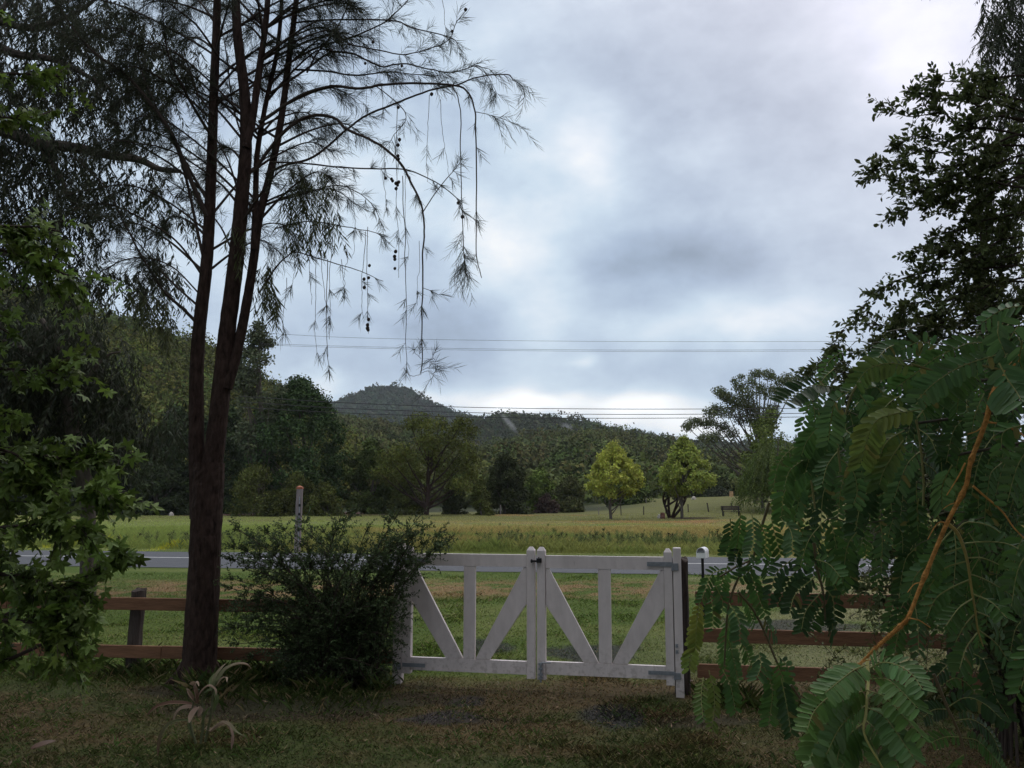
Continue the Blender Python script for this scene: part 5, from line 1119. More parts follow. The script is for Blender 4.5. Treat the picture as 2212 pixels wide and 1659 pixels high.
# ------------------------------------------------------------------ feathery-leaved tree with the bristly orange stem
def feather_tree():
    b = np.array([3.1, 1.9, 0.0]); root = empty('feather_leaf_tree', b); tag(root, 'feathery-leaved tree with a bristly orange stem, hanging over the right fence', 'tree')
    lf = Mesh(); st_ = Mesh(); orange = Mesh()
    f8 = lambda L_: [(1659 + x / 3, 553 + y / 3) for x, y in L_]
    f6 = lambda L_: [(1727 + x / 3, 1106 + y / 3) for x, y in L_]
    f5 = lambda L_: [(1388 + x / 3, 1106 + y / 3) for x, y in L_]
    def pinna(P, ll, tint, sp=.0138, wf=.41, face=None, start=.12, r=.0018, yellow=0.0, curl=.25):
        """Leaflets in two rows along the stalk P."""
        seg = np.linalg.norm(np.diff(P, axis=0), axis=1); L = seg.sum(); cum = np.concatenate([[0], np.cumsum(seg)]) / L
        n = max(4, int(L * (1 - start) / sp)); t = np.linspace(start, 1.0, n)
        Q = np.stack([np.interp(t, cum, P[:, c]) for c in range(3)], -1); T = unit(np.stack([np.interp(np.minimum(t + .04, 1), cum, P[:, c]) - np.interp(np.maximum(t - .04, 0), cum, P[:, c]) for c in range(3)], -1))
        ll = ll * rng.uniform(1.02, 1.30); sp = sp * 1.14; curl = curl + rng.uniform(-.12, .25)
        if face is None: face = unit(np.array([rng.uniform(-.5, .5), -1.0, rng.uniform(0, .8)]))
        side = unit(np.cross(T, face)); nrm = np.cross(side, T)
        for sg in (-1, 1):
            dirs = unit(side * sg + T * .42 + nrm * (-.05) + np.array([0, 0, -curl]) + rand_unit(n) * .10)
            up = unit(nrm * np.sign((nrm @ np.array([0, -.5, 1]))[:, None] + 1e-6) + rand_unit(n) * .22)
            prof = (.62 + .38 * np.sin(np.linspace(.25, 2.75, n))) * rng.uniform(.88, 1.1, n)
            L1 = ll * prof; tt = vary(tint, n, .22, .07)
            miss = rng.random(n) > .04; L1 = np.where(miss, L1, L1 * rng.uniform(.1, .6, n)); old = rng.random((n, 1)) < .015; tt = np.where(old, np.array([.22, .20, .06]), tt)
            if yellow: 
                q = (rng.random((n, 1)) * .5 + np.linspace(.9, .1, n)[:, None]) * yellow; tt = tt * (1 - q) + np.array([.30, .30, .06]) * q
            rot = frames(dirs, up); V, F, Tt = scatter(T_OBLONG[0], T_OBLONG[1], Q + T * (sp * .25 * sg), rot, np.stack([L1 * wf, L1, L1 * .5], -1), tt); lf.add(V, F, Tt)
        st_.tube(P, np.linspace(r, r * .5, len(P)), 5, tint=(.26, .27, .085))
    GR, BL, YG, DK = (.088, .178, .044), (.100, .190, .064), (.160, .235, .050), (.046, .094, .029)
    def arc(pts, d, ll, tint, dd=None, **k):
        P = smooth_path(DA([(a_ + rng.uniform(-4, 4), b_ + rng.uniform(-4, 4)) for a_, b_ in pts], np.linspace(d, dd if dd else d + rng.uniform(-.12, .12), len(pts))), 8); pinna(P, ll, tint, **k)
    # --- upper right: large sprays near the lens
    for pts, d, ll, tint, kw in [
        ([(1500, 640), (1250, 710), (1080, 820), (960, 930)], 2.1, .042, BL, {}), ([(930, 720), (780, 685), (650, 735), (570, 820)], 2.2, .036, GR, {'yellow': .3}), ([(1230, 580), (1050, 690), (940, 770), (830, 850)], 2.3, .036, GR, {}),
        ([(520, 870), (430, 950), (400, 1080), (385, 1210)], 2.25, .040, BL, {}), ([(420, 850), (280, 850), (180, 890), (110, 950)], 2.35, .044, DK, {'curl': -.4}), ([(590, 900), (640, 970), (690, 1060)], 2.3, .042, BL, {}),
        ([(980, 1000), (800, 1020), (700, 1080), (630, 1190), (600, 1330)], 2.1, .040, YG, {'yellow': .35}), ([(960, 1040), (1050, 950), (1200, 830), (1320, 770)], 2.2, .038, GR, {}), ([(880, 1130), (760, 1220), (720, 1350), (700, 1460)], 2.2, .036, GR, {'yellow': .25}),
        ([(880, 1190), (800, 1290), (760, 1400), (725, 1490)], 2.15, .034, GR, {'yellow': .3}), ([(1200, 1360), (1140, 1480), (1130, 1620)], 2.2, .042, BL, {}), ([(1500, 700), (1560, 790), (1600, 870), (1630, 940)], 1.7, .050, BL, {}),
        ([(1500, 420), (1480, 520), (1540, 640)], 1.9, .042, BL, {}), ([(1660, 1080), (1530, 1130), (1520, 1260)], 2.1, .036, GR, {}), ([(1660, 400), (1600, 480), (1560, 560)], 1.9, .045, BL, {}), ([(1660, 320), (1520, 340), (1400, 420)], 2.2, .04, GR, {}), ([(1640, 560), (1640, 680), (1690, 800)], 1.8, .05, BL, {}),
        ([(1400, 560), (1300, 560), (1200, 610)], 2.3, .036, GR, {}), ([(1100, 600), (980, 560), (860, 610)], 2.4, .036, BL, {}), ([(900, 570), (780, 600), (700, 660)], 2.5, .034, BL, {}), ([(700, 780), (620, 800), (540, 880)], 2.5, .036, BL, {}),
        ([(450, 1110), (360, 1180), (280, 1290), (240, 1400)], 2.5, .034, DK, {}), ([(480, 1120), (560, 1180), (580, 1300)], 2.5, .034, BL, {}), ([(420, 1080), (330, 1110), (250, 1190), (210, 1290)], 2.5, .034, GR, {}), ([(270, 1370), (180, 1430), (110, 1540), (80, 1680)], 2.7, .034, GR, {}), ([(280, 1400), (350, 1480), (390, 1620)], 2.7, .034, DK, {}),
        ([(450, 1250), (380, 1350), (350, 1480)], 2.5, .034, BL, {}), ([(470, 1300), (540, 1380), (570, 1500), (560, 1620)], 2.5, .034, BL, {}), ([(300, 1300), (220, 1320), (150, 1400), (120, 1500)], 2.6, .034, GR, {}), ([(960, 1120), (1040, 1180), (1090, 1290)], 2.4, .034, DK, {}), ([(985, 1250), (900, 1330), (850, 1450), (830, 1560)], 2.4, .034, BL, {}), ([(1000, 1320), (1080, 1400), (1090, 1520)], 2.4, .034, DK, {}),
        ([(1240, 780), (1130, 830), (1040, 930), (1000, 1010)], 2.2, .034, GR, {}), ([(1320, 780), (1250, 880), (1230, 1010)], 2.5, .036, DK, {}), ([(1400, 900), (1340, 1020), (1330, 1150)], 2.6, .036, BL, {}), ([(860, 900), (800, 940), (720, 1010)], 2.3, .036, YG, {}), ([(760, 900), (700, 850), (600, 880)], 2.4, .036, BL, {}), ([(100, 1680), (60, 1600), (90, 1560)], 2.9, .032, YG, {'yellow': .5})]:
        arc(f8(pts), d, ll, tint, **kw)
    for pts, d in [([(960, 1060), (985, 1200), (1000, 1350), (1010, 1480), (1005, 1620)], 2.3), ([(440, 1100), (450, 1200), (470, 1400)], 2.45), ([(265, 1370), (285, 1490), (305, 1640)], 2.65), ([(1050, 930), (900, 1030), (830, 1100)], 2.25), ([(640, 780), (550, 880), (500, 1030)], 2.4), ([(1530, 740), (1300, 700), (1100, 740), (930, 700)], 2.3)]:
        st_.tube(smooth_path(DA(f8(pts), d), 8), .0032, 5, tint=(.24, .22, .08))
    # --- compound leaf at the lower right corner
    rach = smooth_path(DA(f6([(440, 960), (446, 1100), (432, 1300), (420, 1440), (540, 1660)]), [2.3, 2.2, 2.05, 2.0, 1.95]), 8); st_.tube(rach, np.linspace(.0045, .002, len(rach)), 6, tint=(.36, .33, .10))
    for pts, kw in [([(435, 1070), (330, 1120), (200, 1200), (90, 1290), (40, 1420)], {}), ([(440, 1160), (330, 1200), (220, 1310), (130, 1450), (70, 1600)], {'yellow': .2}), ([(432, 1260), (340, 1310), (250, 1420), (180, 1560)], {}), ([(425, 1360), (350, 1420), (280, 1520), (230, 1680)], {}), ([(448, 1080), (560, 1090), (650, 1150), (770, 1260)], {}), ([(445, 1165), (560, 1200), (680, 1320), (800, 1450)], {'yellow': .12}), ([(435, 1262), (540, 1310), (640, 1440), (740, 1600)], {}), ([(425, 1355), (520, 1420), (600, 1540), (650, 1680)], {}), ([(420, 1440), (330, 1540), (280, 1680)], {}), ([(450, 1010), (540, 980), (640, 1000), (740, 1060), (800, 1150)], {}), ([(440, 1000), (350, 1020), (260, 1090), (170, 1180)], {}), ([(420, 1440), (480, 1520), (540, 1670)], {}), ([(250, 1480), (160, 1560), (110, 1680)], {'yellow': .2})]:
        arc(f6(pts), 2.15, .036, (.145, .270, .070) if rng.random() < .5 else (.165, .290, .095), dd=1.95, start=.10, wf=.42, sp=.0145, **kw)
    # --- pale arching leaf stalk with two rows of pinnae
    rach = smooth_path(DA(f6([(955, 70), (1020, 130), (1060, 220), (1090, 330), (1115, 500), (1140, 640), (1155, 760), (1190, 870)]), 2.35), 8); st_.tube(rach, np.linspace(.0055, .0018, len(rach)), 6, tint=(.40, .30, .09))
    for pts in [[(1010, 110), (920, 200), (870, 300), (850, 400)], [(1050, 220), (940, 260), (850, 330), (760, 420), (700, 540)], [(1080, 310), (960, 370), (870, 440), (800, 530)], [(1095, 430), (980, 490), (890, 570), (830, 690)], [(1115, 550), (1040, 630), (960, 730)], [(1135, 660), (1060, 740), (1000, 850)], [(1150, 780), (1090, 880), (1045, 1020)], [(1010, 110), (1100, 70), (1230, 90), (1330, 160)], [(1055, 215), (1200, 185), (1330, 200), (1450, 260)], [(1085, 305), (1200, 300), (1330, 360), (1440, 460)], [(1105, 410), (1210, 430), (1330, 510), (1440, 620)], [(1125, 530), (1250, 580), (1350, 690)], [(1145, 650), (1250, 700), (1320, 820)], [(1155, 760), (1270, 850), (1350, 970)]]:
        arc(f6(pts), 2.35, .034, BL if rng.random() < .4 else GR, start=.34, r=.0024)
    rach = smooth_path(DA(f6([(870, 1050), (960, 1270), (1040, 1450), (1090, 1650)]), 2.6), 8); st_.tube(rach, np.linspace(.005, .003, len(rach)), 6, tint=(.16, .12, .06))
    for pts in [[(900, 1130), (1000, 1080), (1100, 1120), (1160, 1200)], [(960, 1270), (1080, 1200), (1200, 1240), (1300, 1340)], [(1000, 1360), (1120, 1340), (1230, 1420), (1300, 1560)], [(1040, 1450), (1150, 1470), (1250, 1560), (1330, 1690)], [(960, 1270), (860, 1280), (800, 1340)], [(1040, 1450), (940, 1450), (860, 1500)], [(1080, 1570), (1000, 1620), (950, 1690)], [(880, 1080), (800, 1100), (730, 1160)], [(1100, 900), (1180, 960), (1240, 1060), (1260, 1180)], [(1000, 950), (930, 1000), (880, 1080)], [(1190, 1100), (1280, 1200), (1360, 1330)]]:
        arc(f6(pts), 2.7, .034, DK if rng.random() < .6 else GR)
    # --- left hanging sprays before the fence
    for pts, d, tint, kw in [([(630, 345), (690, 410), (740, 560), (790, 640)], 2.9, GR, {}), ([(590, 520), (660, 570), (720, 710)], 2.9, GR, {}), ([(430, 500), (450, 600), (465, 750)], 3.0, GR, {}), ([(560, 600), (610, 690), (640, 840)], 2.9, BL, {}), ([(370, 580), (340, 720), (335, 880)], 3.0, YG, {'yellow': .9}), ([(350, 700), (320, 850), (310, 1000)], 3.0, YG, {'yellow': .4}), ([(520, 1010), (560, 1120), (590, 1290)], 2.9, GR, {}), ([(430, 1030), (470, 1200), (450, 1400)], 2.9, YG, {'yellow': .25}), ([(390, 1080), (370, 1200), (380, 1340)], 2.95, GR, {'yellow': .3}), ([(780, 690), (830, 760), (850, 800)], 2.9, BL, {}), ([(800, 1000), (835, 1150), (810, 1350)], 2.85, GR, {}), ([(860, 960), (900, 1080), (960, 1260)], 2.8, GR, {}), ([(600, 650), (545, 800), (530, 1000)], 3.0, GR, {}), ([(640, 820), (680, 920), (700, 1010)], 2.9, GR, {}), ([(560, 820), (600, 960), (620, 1080)], 2.9, BL, {}), ([(900, 1080), (940, 1250), (960, 1430)], 2.75, DK, {}), ([(760, 900), (770, 1000), (740, 1080)], 2.9, BL, {}), ([(880, 920), (930, 1000), (960, 1080)], 2.9, BL, {}),
        ([(540, 370), (450, 400), (400, 480), (385, 560)], 2.95, GR, {}), ([(560, 340), (510, 440), (500, 520)], 2.95, GR, {}), ([(480, 480), (520, 560), (520, 640)], 2.95, BL, {}),
        ([(640, 10), (620, 150), (590, 260)], 2.7, GR, {}), ([(700, 10), (720, 180), (690, 300)], 2.7, BL, {}), ([(560, 40), (570, 180), (555, 270)], 2.8, DK, {}), ([(760, 60), (790, 180), (770, 300)], 2.7, GR, {}), ([(830, 40), (850, 160), (900, 260)], 2.7, GR, {}), ([(650, 180), (620, 260), (600, 340)], 2.8, DK, {}), ([(720, 290), (700, 350), (640, 420)], 2.8, DK, {}), ([(830, 280), (810, 340), (800, 400)], 2.8, DK, {}), ([(900, 40), (960, 130), (980, 260)], 2.7, BL, {}), ([(1000, 60), (1050, 180), (1060, 300)], 2.7, GR, {}), ([(1080, 60), (1120, 200), (1150, 330)], 2.7, DK, {}),
        ([(960, 305), (870, 390), (830, 530)], 2.6, DK, {}), ([(1070, 330), (950, 430), (880, 600)], 2.6, DK, {}), ([(1120, 420), (1000, 530), (960, 650)], 2.6, DK, {}), ([(1165, 500), (1070, 630), (1020, 770)], 2.6, DK, {}), ([(1175, 575), (1110, 680), (1080, 760)], 2.6, DK, {}), ([(1160, 480), (1230, 560), (1250, 690)], 2.6, DK, {}), ([(1180, 600), (1230, 700), (1230, 800)], 2.6, DK, {}), ([(1130, 360), (1220, 420), (1270, 520)], 2.6, GR, {}), ([(1100, 300), (1200, 330), (1290, 420)], 2.6, GR, {})]:
        arc(f5(pts), d, .034, tint, **kw)
    for pts, d in [([(820, -60), (740, 200), (710, 300), (600, 360), (500, 420)], 2.8), ([(700, 320), (620, 430), (560, 600), (540, 800), (530, 1000)], 2.95), ([(1110, 200), (1130, 360), (1170, 520), (1185, 700)], 2.6), ([(620, 520), (720, 640), (800, 800), (860, 950), (960, 1150)], 2.9), ([(960, 1120), (1040, 1240), (1090, 1330)], 2.7), ([(480, 480), (380, 560), (350, 680)], 3.0)]:
        st_.tube(smooth_path(DA(f5(pts), d), 8), np.linspace(.005, .003, 8 * (len(pts) - 1) + 1), 5, tint=(.13, .10, .045))
    # --- thinner fill behind, hung from the same boughs
    k = 0
    while k < 300:
        x, y = rng.uniform(1640, 2330), rng.uniform(690, 1330)
        edge = 1660 + max(0, 960 - y) * .55 - max(0, y - 1000) * -.55
        if x < edge + 40 or (y > 1180 and x < 1960): continue
        a = rng.uniform(-1, .5); L = rng.uniform(70, 130); d = rng.uniform(2.6, 3.6)
        e_ = D(x, y, d); st_.tube(smooth_path([e_ + (rng.uniform(.08, .18), rng.uniform(.02, .12), rng.uniform(-.02, .05)), e_ + (.04, .01, .02), e_], 4), np.linspace(.0022, .0014, 9), 4, tint=(.07, .075, .03))
        arc([(x, y), (x + math.sin(a) * L * .5, y + L * .35), (x + math.sin(a) * L * .75, y + L)], d, .034, [GR, BL, DK, DK][int(rng.integers(4))], sp=.018); k += 1
    k = 0
    while k < 60:      # foliage outside the picture, towards the trunk and overhead
        x, y = rng.uniform(2230, 2900), rng.uniform(720, 1600); e_ = D(x, y, 2.2); st_.tube(np.array([e_ + (.25, 0, .12), e_]), .0025, 4, tint=(.13, .11, .05)); arc([(x, y), (x - 40, y + 50), (x - 60, y + 130)], 2.2, .038, GR, sp=.022); k += 1
    # --- the orange stem, trunk and bristles
    kp = np.array([(2440, 560, 2.35), (2270, 690, 2.3), (2147, 838, 2.2), (2130, 912, 2.2), (2095, 1000, 2.2), (2088, 1050, 2.2), (2045, 1130, 2.2), (1992, 1258, 2.25), (1962, 1335, 2.25), (1946, 1352, 2.25), (1900, 1392, 2.3), (1850, 1442, 2.35)])
    dk = [kp[0]]
    for a_, b_ in zip(kp[:-1], kp[1:]): dk += [a_ * .78 + b_ * .22, a_ * .22 + b_ * .78]
    dk = np.array(dk + [kp[-1]]); S = smooth_path(DA(dk[:, :2], dk[:, 2]), 6)
    rad = np.interp(np.linspace(0, 1, len(S)), [0, .3, .75, .85, 1], [.009, .0060, .0047, .0050, .0024]); nodes = np.linspace(0, 1, len(S)); 
    for f in (.36, .48, .62, .80): rad = rad + .0024 * np.exp(-((nodes - f) / .008) ** 2)
    orange.tube(S, rad, 10, rough=.03)
    N = 2600; f = rng.uniform(.15, 1, N) * (len(S) - 1); i = f.astype(int).clip(0, len(S) - 2); p = S[i] + (S[i + 1] - S[i]) * (f - i)[:, None]; T = unit(S[i + 1] - S[i]); rv = rand_unit(N); sd = unit(rv - T * np.sum(rv * T, -1, keepdims=True))
    V, F, _ = scatter(np.array([[-.5, 0, 0], [.5, 0, 0], [0, 1, 0]]), np.array([[0, 1, 2]]), p + sd * rad[i][:, None] * .9, frames(sd, T), np.stack([np.full(N, .0014), rng.uniform(.0025, .0075, N), np.full(N, 1)], -1)); orange.add(V, F)
    for pts, r in [([(2130, 912), (2150, 914), (2170, 919)], .0032), ([(2102, 1050), (2125, 1070), (2165, 1105), (2190, 1140), (2220, 1170)], .003), ([(2185, 925), (2210, 940), (2235, 955)], .003), ([(2085, 1000), (2070, 1030), (2045, 1070)], .0025), ([(1850, 1442), (1868, 1428), (1886, 1425)], .002), ([(2045, 1130), (2030, 1128), (2018, 1140), (2004, 1165)], .0022), ([(1992, 1258), (1975, 1262), (1960, 1280)], .002), ([(2130, 912), (2112, 930), (2090, 938)], .0022), ([(1962, 1335), (1985, 1340), (2010, 1356)], .0022), ([(2070, 1085), (2052, 1090), (2036, 1100)], .0018)]:
        orange.tube(smooth_path(DA(pts, 2.2), 6), np.linspace(r, r * .5, 6 * (len(pts) - 1) + 1), 6)
    tk = Mesh(); tq = smooth_path([b - (0, 0, .2), b + (.05, 0, .9), b + (-.02, .05, 1.8), (b + (0, 0, 2.3)) * .6 + S[0] * .4 + (0, 0, .12), S[0] * .8 + b * .2 + (0, 0, .52), S[0]], 8); tk.tube(tq, np.interp(np.linspace(0, 1, len(tq)), [0, .45, .7, 1], [.05, .034, .018, .0092]), 10, rough=.04)
    for tpx in [(1960, 835, 2.6), (1850, 930, 2.8), (1900, 1010, 2.8)]:
        t = D(*tpx); s0 = b + (-.02, .05, 2.0); tk.tube(smooth_path([s0, (s0 + t) / 2 + (0, 0, .12), t], 8), np.linspace(.011, .004, 17), 6)
    tk.build('trunk', MAT['bark_grey'], root); orange.build('orange_stem', MAT['orange_stem'], root); st_.build('leaf_stalks', MAT['rachis'], root, tinted=True); lf.build('leaflets', MAT['leaf_gloss'], root, tinted=True)
feather_tree()

# ------------------------------------------------------------------ withered maize plant and fallen leaves
def strap_leaf(mesh, P, w, tint0, tint1, fold=.25, twist=0.0):
    n = len(P); T = unit(np.gradient(P, axis=0)); up = np.array([0.05, -.35, 1.0]); sd = unit(np.cross(T, up)); 
    nn = np.cross(sd, T); a = np.linspace(0, twist, n)[:, None]; sd, nn = sd * np.cos(a) + nn * np.sin(a), nn * np.cos(a) - sd * np.sin(a)
    wd = w * np.sin(np.linspace(.35, np.pi, n)) ** .7; wd[-1] = .001
    V = np.concatenate([P - sd * wd[:, None] / 2 + nn * wd[:, None] * fold, P, P + sd * wd[:, None] / 2 + nn * wd[:, None] * fold]); k = np.arange(n - 1)
    F = np.concatenate([np.stack([k, k + 1, n + k + 1, n + k], -1), np.stack([n + k, n + k + 1, 2 * n + k + 1, 2 * n + k], -1)])
    t = np.linspace(0, 1, n)[:, None]; c = np.array(tint0) * (1 - t) + np.array(tint1) * t; mesh.add(V, [F], np.concatenate([c, c, c]))
def maize():
    d = 6.25; b = D(425, 1612, d); b[2] = gz1(b[0], b[1]); root = empty('withered_maize', b); tag(root, 'withered maize-like plant with curled straw-coloured leaves in the grass', 'plant')
    zz = lambda L_: [(x / 3, 1106 + y / 3) for x, y in L_]
    s = Mesh()
    for pts in ([(1270, 1500), (1240, 1400), (1235, 1330), (1260, 1220), (1290, 1150)], [(1300, 1500), (1320, 1350), (1310, 1230), (1320, 1140)], [(1330, 1490), (1370, 1300), (1380, 1170), (1400, 1090)]):
        s.tube(smooth_path(DA(zz(pts), d), 6), np.linspace(.010, .005, 6 * (len(pts) - 1) + 1), 7, tint=(.10, .11, .05))
    s.build('stems', MAT['rachis'], root, tinted=True)
    ST, PK, GN, PB = (.30, .23, .16), (.27, .18, .14), (.10, .13, .05), (.13, .075, .05)
    for pts, w, c0, c1, tw in [([(1385, 1130), (1420, 1080), (1470, 1020), (1540, 990), (1600, 992), (1630, 1020)], .045, GN, PK, .4), ([(1375, 1140), (1390, 1080), (1430, 1020), (1465, 980)], .028, GN, ST, .2), ([(1370, 1150), (1365, 1100), (1390, 1040)], .02, GN, GN, 0), ([(1400, 1130), (1440, 1080), (1465, 1075), (1470, 1105)], .02, ST, ST, .8), ([(1280, 1240), (1265, 1170), (1250, 1120), (1270, 1105), (1290, 1130)], .04, PB, ST, .6), ([(1270, 1240), (1240, 1200), (1215, 1160), (1205, 1145)], .03, PB, ST, .3), ([(1280, 1210), (1310, 1160), (1350, 1130), (1390, 1150), (1400, 1190)], .035, PK, ST, .7), ([(1260, 1250), (1190, 1240), (1100, 1240), (1010, 1265), (950, 1320)], .03, PB, PB, .5), ([(1270, 1270), (1200, 1270), (1150, 1300), (1120, 1370)], .04, PK, ST, .4), ([(1290, 1270), (1260, 1290), (1235, 1330), (1225, 1370)], .035, PK, ST, .3), ([(1290, 1260), (1300, 1290), (1285, 1330)], .03, ST, PK, .2), ([(1240, 1350), (1130, 1360), (1060, 1420), (1030, 1500), (1022, 1590)], .03, GN, PB, .3), ([(1330, 1400), (1370, 1420), (1420, 1390), (1470, 1380), (1500, 1450), (1500, 1540)], .055, ST, PK, .9), ([(1360, 1430), (1430, 1370), (1480, 1380), (1530, 1430), (1600, 1460)], .035, PK, GN, .6), ([(1320, 1180), (1370, 1160), (1400, 1220), (1385, 1300)], .04, GN, GN, .4), ([(1310, 1380), (1340, 1300), (1370, 1260)], .03, GN, GN, .1), ([(1250, 1460), (1230, 1400), (1220, 1340)], .025, GN, GN, 0)]:
        m = Mesh(); strap_leaf(m, smooth_path(DA(zz(pts), np.linspace(d, d + rng.uniform(-.15, .1), len(pts))), 6), w * 1.15, c0, c1, twist=tw); m.build('leaf', MAT['leaf'], root, tinted=True)
maize()
def fringe():
    out = []
    for (xa, ya, xb, yb, n, sd) in ((-7.4, 9.75, -1.3, 8.95, 5200, .22), (1.75, 8.15, 6.4, 7.4, 3000, .2), (-3.2, 8.9, -1.2, 8.3, 2200, .3)):
        t = rng.random(n); out.append(np.stack([xa + (xb - xa) * t + rng.normal(0, .05, n), ya + (yb - ya) * t + rng.normal(0, sd, n)]))
    X, Y = np.concatenate(out, 1); n = len(X); k = sstep(.35, .65, fbm(X * 2.1, Y * 2.1, 221, 3)); tt = vary((.07, .095, .026), n, .5, .15); st = rng.random(n) < .15; tt[st] = vary((.27, .22, .11), st.sum())
    blades('tall_grass', X, Y, rng.uniform(.05, .20, n) * (.4 + k), .0055 * rng.uniform(.7, 1.4, n), tt, 'longer untrimmed grass along the foot of the fences and shrub', lean=.9)
fringe()
def tufts():
    c = rng.uniform(-1, 1, (900, 2)); cy = 3.6 + 5.0 * rng.random(900) ** .8; cx = c[:, 0] * cy * .66; w = fbm(cx * .8, cy * .8, 216, 3); k = rng.random(900) < sstep(.38, .62, w); cx, cy = cx[k], cy[k]
    m = 26; X = (cx[:, None] + rng.normal(0, .055, (len(cx), m))).ravel(); Y = (cy[:, None] + rng.normal(0, .055, (len(cx), m))).ravel(); n = len(X)
    base = np.repeat(vary((.085, .125, .035), len(cx), .35, .2), m, 0); st = rng.random(n) < .22; tt = base * rng.uniform(.6, 1.6, (n, 1)); tt[st] = vary((.36, .29, .17), st.sum())
    blades('grass_tufts', X, Y, rng.uniform(.03, .085, n), .0042 * rng.uniform(.7, 1.3, n), tt, 'small pale and green grass tufts in the worn yard', lean=1.5)
tufts()
def fallen():
    n = 420; X = rng.uniform(-4.2, 4.2, n); Y = rng.uniform(4.0, 9.2, n) ; Z = gz(X, Y) + .018
    a = rng.random(n) * 6.28; dr = np.stack([np.cos(a), np.sin(a), rng.uniform(-.2, .35, n)], -1); rot = frames(dr, np.array([0, 0, 1.]) + .5 * rand_unit(n)); L = rng.uniform(.02, .06, n)
    V, F, T = scatter(T_LONG[0], T_LONG[1], np.stack([X, Y, Z], -1), rot, np.stack([L * rng.uniform(.12, .45, n), L, L * .3], -1), vary((.24, .17, .11), n, .5, .1)); o = mesh_obj('leaf_litter', V, F, MAT['leaf'], tint=T); tag(o, 'small dry leaves and twigs strewn over the yard grass', 'leaf litter', kind='stuff')
    b = D(102, 1578, 6.6); b[2] = gz1(b[0], b[1]) + .03; m = Mesh(); strap_leaf(m, smooth_path([b + (-.10, -.02, -.01), b + (-.02, 0, .01), b + (.06, .02, .04)], 6), .06, (.2, .12, .09), (.36, .27, .22), fold=.4); o = m.build('fallen_leaf', MAT['leaf'], tinted=True, origin=b); tag(o, 'single pale curled leaf lying on the lower left grass', 'leaf')
fallen()

# ------------------------------------------------------------------ unseen trees added round the viewer to shade the yard
def shade(x, y, r, z0, z1, n, lab):
    b = np.array([x, y, 0.0]); root = empty('added_shade_tree', b); tag(root, lab, 'tree', 'unseen trees added to shade the yard')
    m = Mesh(); tk = Mesh(); tk.tube(smooth_path([b - (0, 0, .2), b + (.1, 0, 2), b + (0, .1, z0), b + (.2, 0, z1 * .8)], 6), np.linspace(.3, .1, 19), 10)
    for i in range(40):
        a = rng.random() * 6.28; q = math.sqrt(rng.random()) * r; c = b + np.array([math.cos(a) * q, math.sin(a) * q, z0 + (z1 - z0) * rng.random() * (1 - .5 * (q / r) ** 2)])
        leaf_ball(m, c, r * .30, n // 40, .32, (.05, .075, .03), squash=.6); tk.tube(smooth_path([b + (0, 0, z0 * .8), (b + c) / 2 + (0, 0, z0 * .5), c], 5), np.linspace(.07, .02, 11), 5)
    m.build('crown', MAT['leaf'], root, tinted=True); tk.build('trunk', MAT['bark_grey'], root)
SHADE = [(-3.5, -3.5, 6.5, 5.2, 10, 9000, 'broad tree behind the viewer on the left'), (4.5, -3.0, 6.5, 5.2, 10, 9000, 'broad tree behind the viewer on the right'), (0.5, -10, 8, 3.0, 10, 8000, 'broad tree farther behind the viewer'), (-11, 3.0, 6, 4.5, 11, 7000, 'broad tree left of the viewer'), (10.5, 3.5, 5.5, 4.5, 11, 7000, 'broad tree right of the viewer')]
for a in SHADE: shade(*a)

# ------------------------------------------------------------------ haze and mist
def volume_box(name, lo, hi, density, lab, color=(1, 1, 1), noise=None):
    lo, hi = np.array(lo, float), np.array(hi, float); m = Mesh(); m.box((lo + hi) / 2, hi - lo)
    mat = bpy.data.materials.new(name + '_air'); mat.use_nodes = True; nt = mat.node_tree; nt.nodes.remove(nt.nodes['Principled BSDF'])
    v = nt.nodes.new('ShaderNodeVolumePrincipled'); v.inputs['Density'].default_value = density; v.inputs['Color'].default_value = (*color, 1); v.inputs['Anisotropy'].default_value = 0.0
    nt.links.new(v.outputs[0], nt.nodes['Material Output'].inputs['Volume'])
    o = m.build(name, mat, origin=(lo + hi) / 2); tag(o, lab, 'haze', kind='stuff'); return o
volume_box('haze', (-1950, -90, -1.6), (1950, 1950, 260), 0.00011, 'thin blue-grey damp air veiling the far hills', (.88, .94, 1.0))

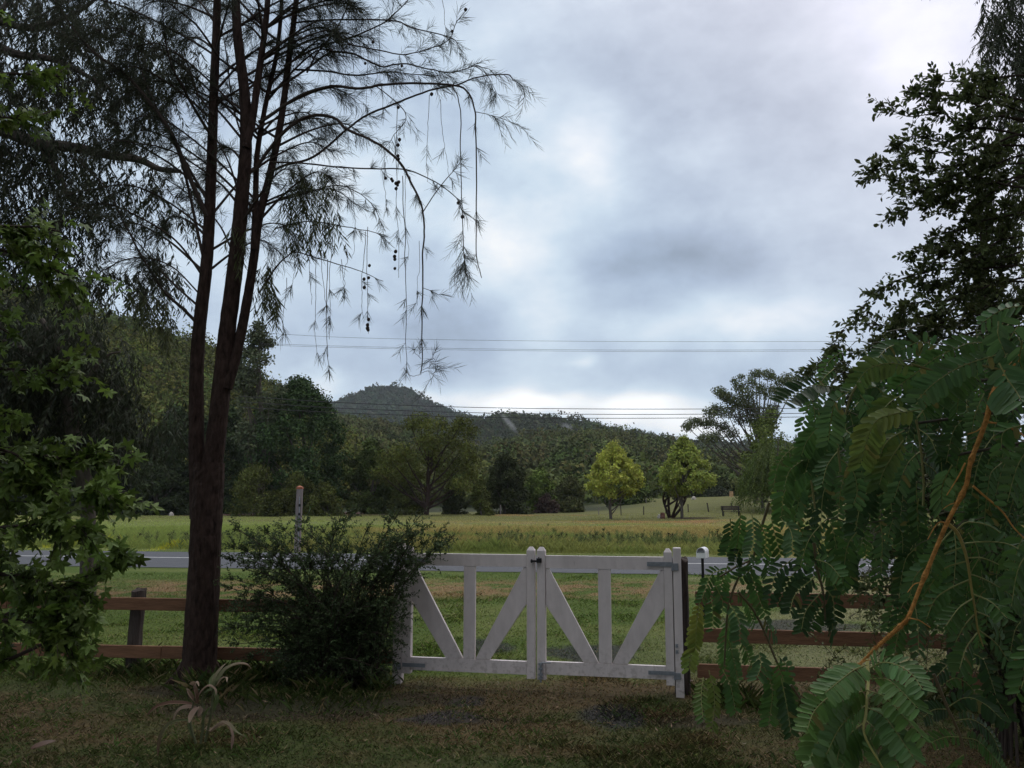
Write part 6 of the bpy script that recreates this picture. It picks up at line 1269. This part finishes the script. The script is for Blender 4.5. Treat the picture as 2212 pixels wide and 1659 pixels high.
def mist(cx, cy, d, w, h, tilt, dens, lab):
    """A drifting wisp: lumpy closed bodies of thin white air."""
    c0 = D(cx, cy, d); m = Mesh(); k, n = 14, 9; th = np.linspace(.02, np.pi - .02, n); a = np.linspace(0, 2 * np.pi, k, endpoint=False)
    sph = np.stack([np.sin(th)[:, None] * np.cos(a), np.sin(th)[:, None] * np.sin(a), np.repeat(np.cos(th)[:, None], k, 1)], -1).reshape(-1, 3)
    i = np.arange(n - 1)[:, None] * k; j = np.arange(k)[None]; F = np.stack([i + j, i + (j + 1) % k, i + k + (j + 1) % k, i + k + j], -1).reshape(-1, 4)
    V = sph * np.array([w * .5, w * .5, h * .5]) * (1 + .5 * (fbm(sph[:, 0] * 2 + cx, sph[:, 2] * 2 + sph[:, 1], 300, 3) - .5))[:, None]
    V[:, 0] += V[:, 2] * tilt + 0 * V[:, 2]; m.add(V + c0, [F[:, ::-1]]); m.F.setdefault(k, []).append(np.arange(k)[None]); m.F[k].append(np.arange(k)[None, ::-1] + (n - 1) * k)
    mat = bpy.data.materials.new('mist_air'); mat.use_nodes = True; nt = mat.node_tree; N = nt.nodes; L = nt.links; N.remove(N['Principled BSDF'])
    tc = N.new('ShaderNodeTexCoord').outputs['Object']; mp = N.new('ShaderNodeMapping'); mp.inputs['Scale'].default_value = (2 / w, 2 / w, 2 / h)
    sh = N.new('ShaderNodeSeparateXYZ'); L.new(tc, sh.inputs[0]); ma = N.new('ShaderNodeMath'); ma.operation = 'MULTIPLY_ADD'; L.new(sh.outputs[2], ma.inputs[0]); ma.inputs[1].default_value = -tilt; L.new(sh.outputs[0], ma.inputs[2])
    cb = N.new('ShaderNodeCombineXYZ'); L.new(ma.outputs[0], cb.inputs[0]); L.new(sh.outputs[1], cb.inputs[1]); L.new(sh.outputs[2], cb.inputs[2]); L.new(cb.outputs[0], mp.inputs['Vector'])
    ln = N.new('ShaderNodeVectorMath'); ln.operation = 'LENGTH'; L.new(mp.outputs[0], ln.inputs[0])
    mr = N.new('ShaderNodeMapRange'); mr.interpolation_type = 'SMOOTHSTEP'; L.new(ln.outputs['Value'], mr.inputs['Value']); mr.inputs['From Min'].default_value = 1.0; mr.inputs['From Max'].default_value = 0.0; mr.inputs['To Max'].default_value = dens * 1.8
    v = N.new('ShaderNodeVolumePrincipled'); L.new(mr.outputs[0], v.inputs['Density']); v.inputs['Color'].default_value = (1, 1, 1, 1); L.new(v.outputs[0], N['Material Output'].inputs['Volume'])
    o = m.build('mist', mat, origin=c0); tag(o, lab, 'mist', kind='stuff')
mist(1100, 914, 560, 7, 19, -.8, .06, 'white wisp of mist slanting down the middle ridge')
mist(1225, 922, 560, 11, 8, -.6, .03, 'faint wisp of mist on the middle ridge farther right')
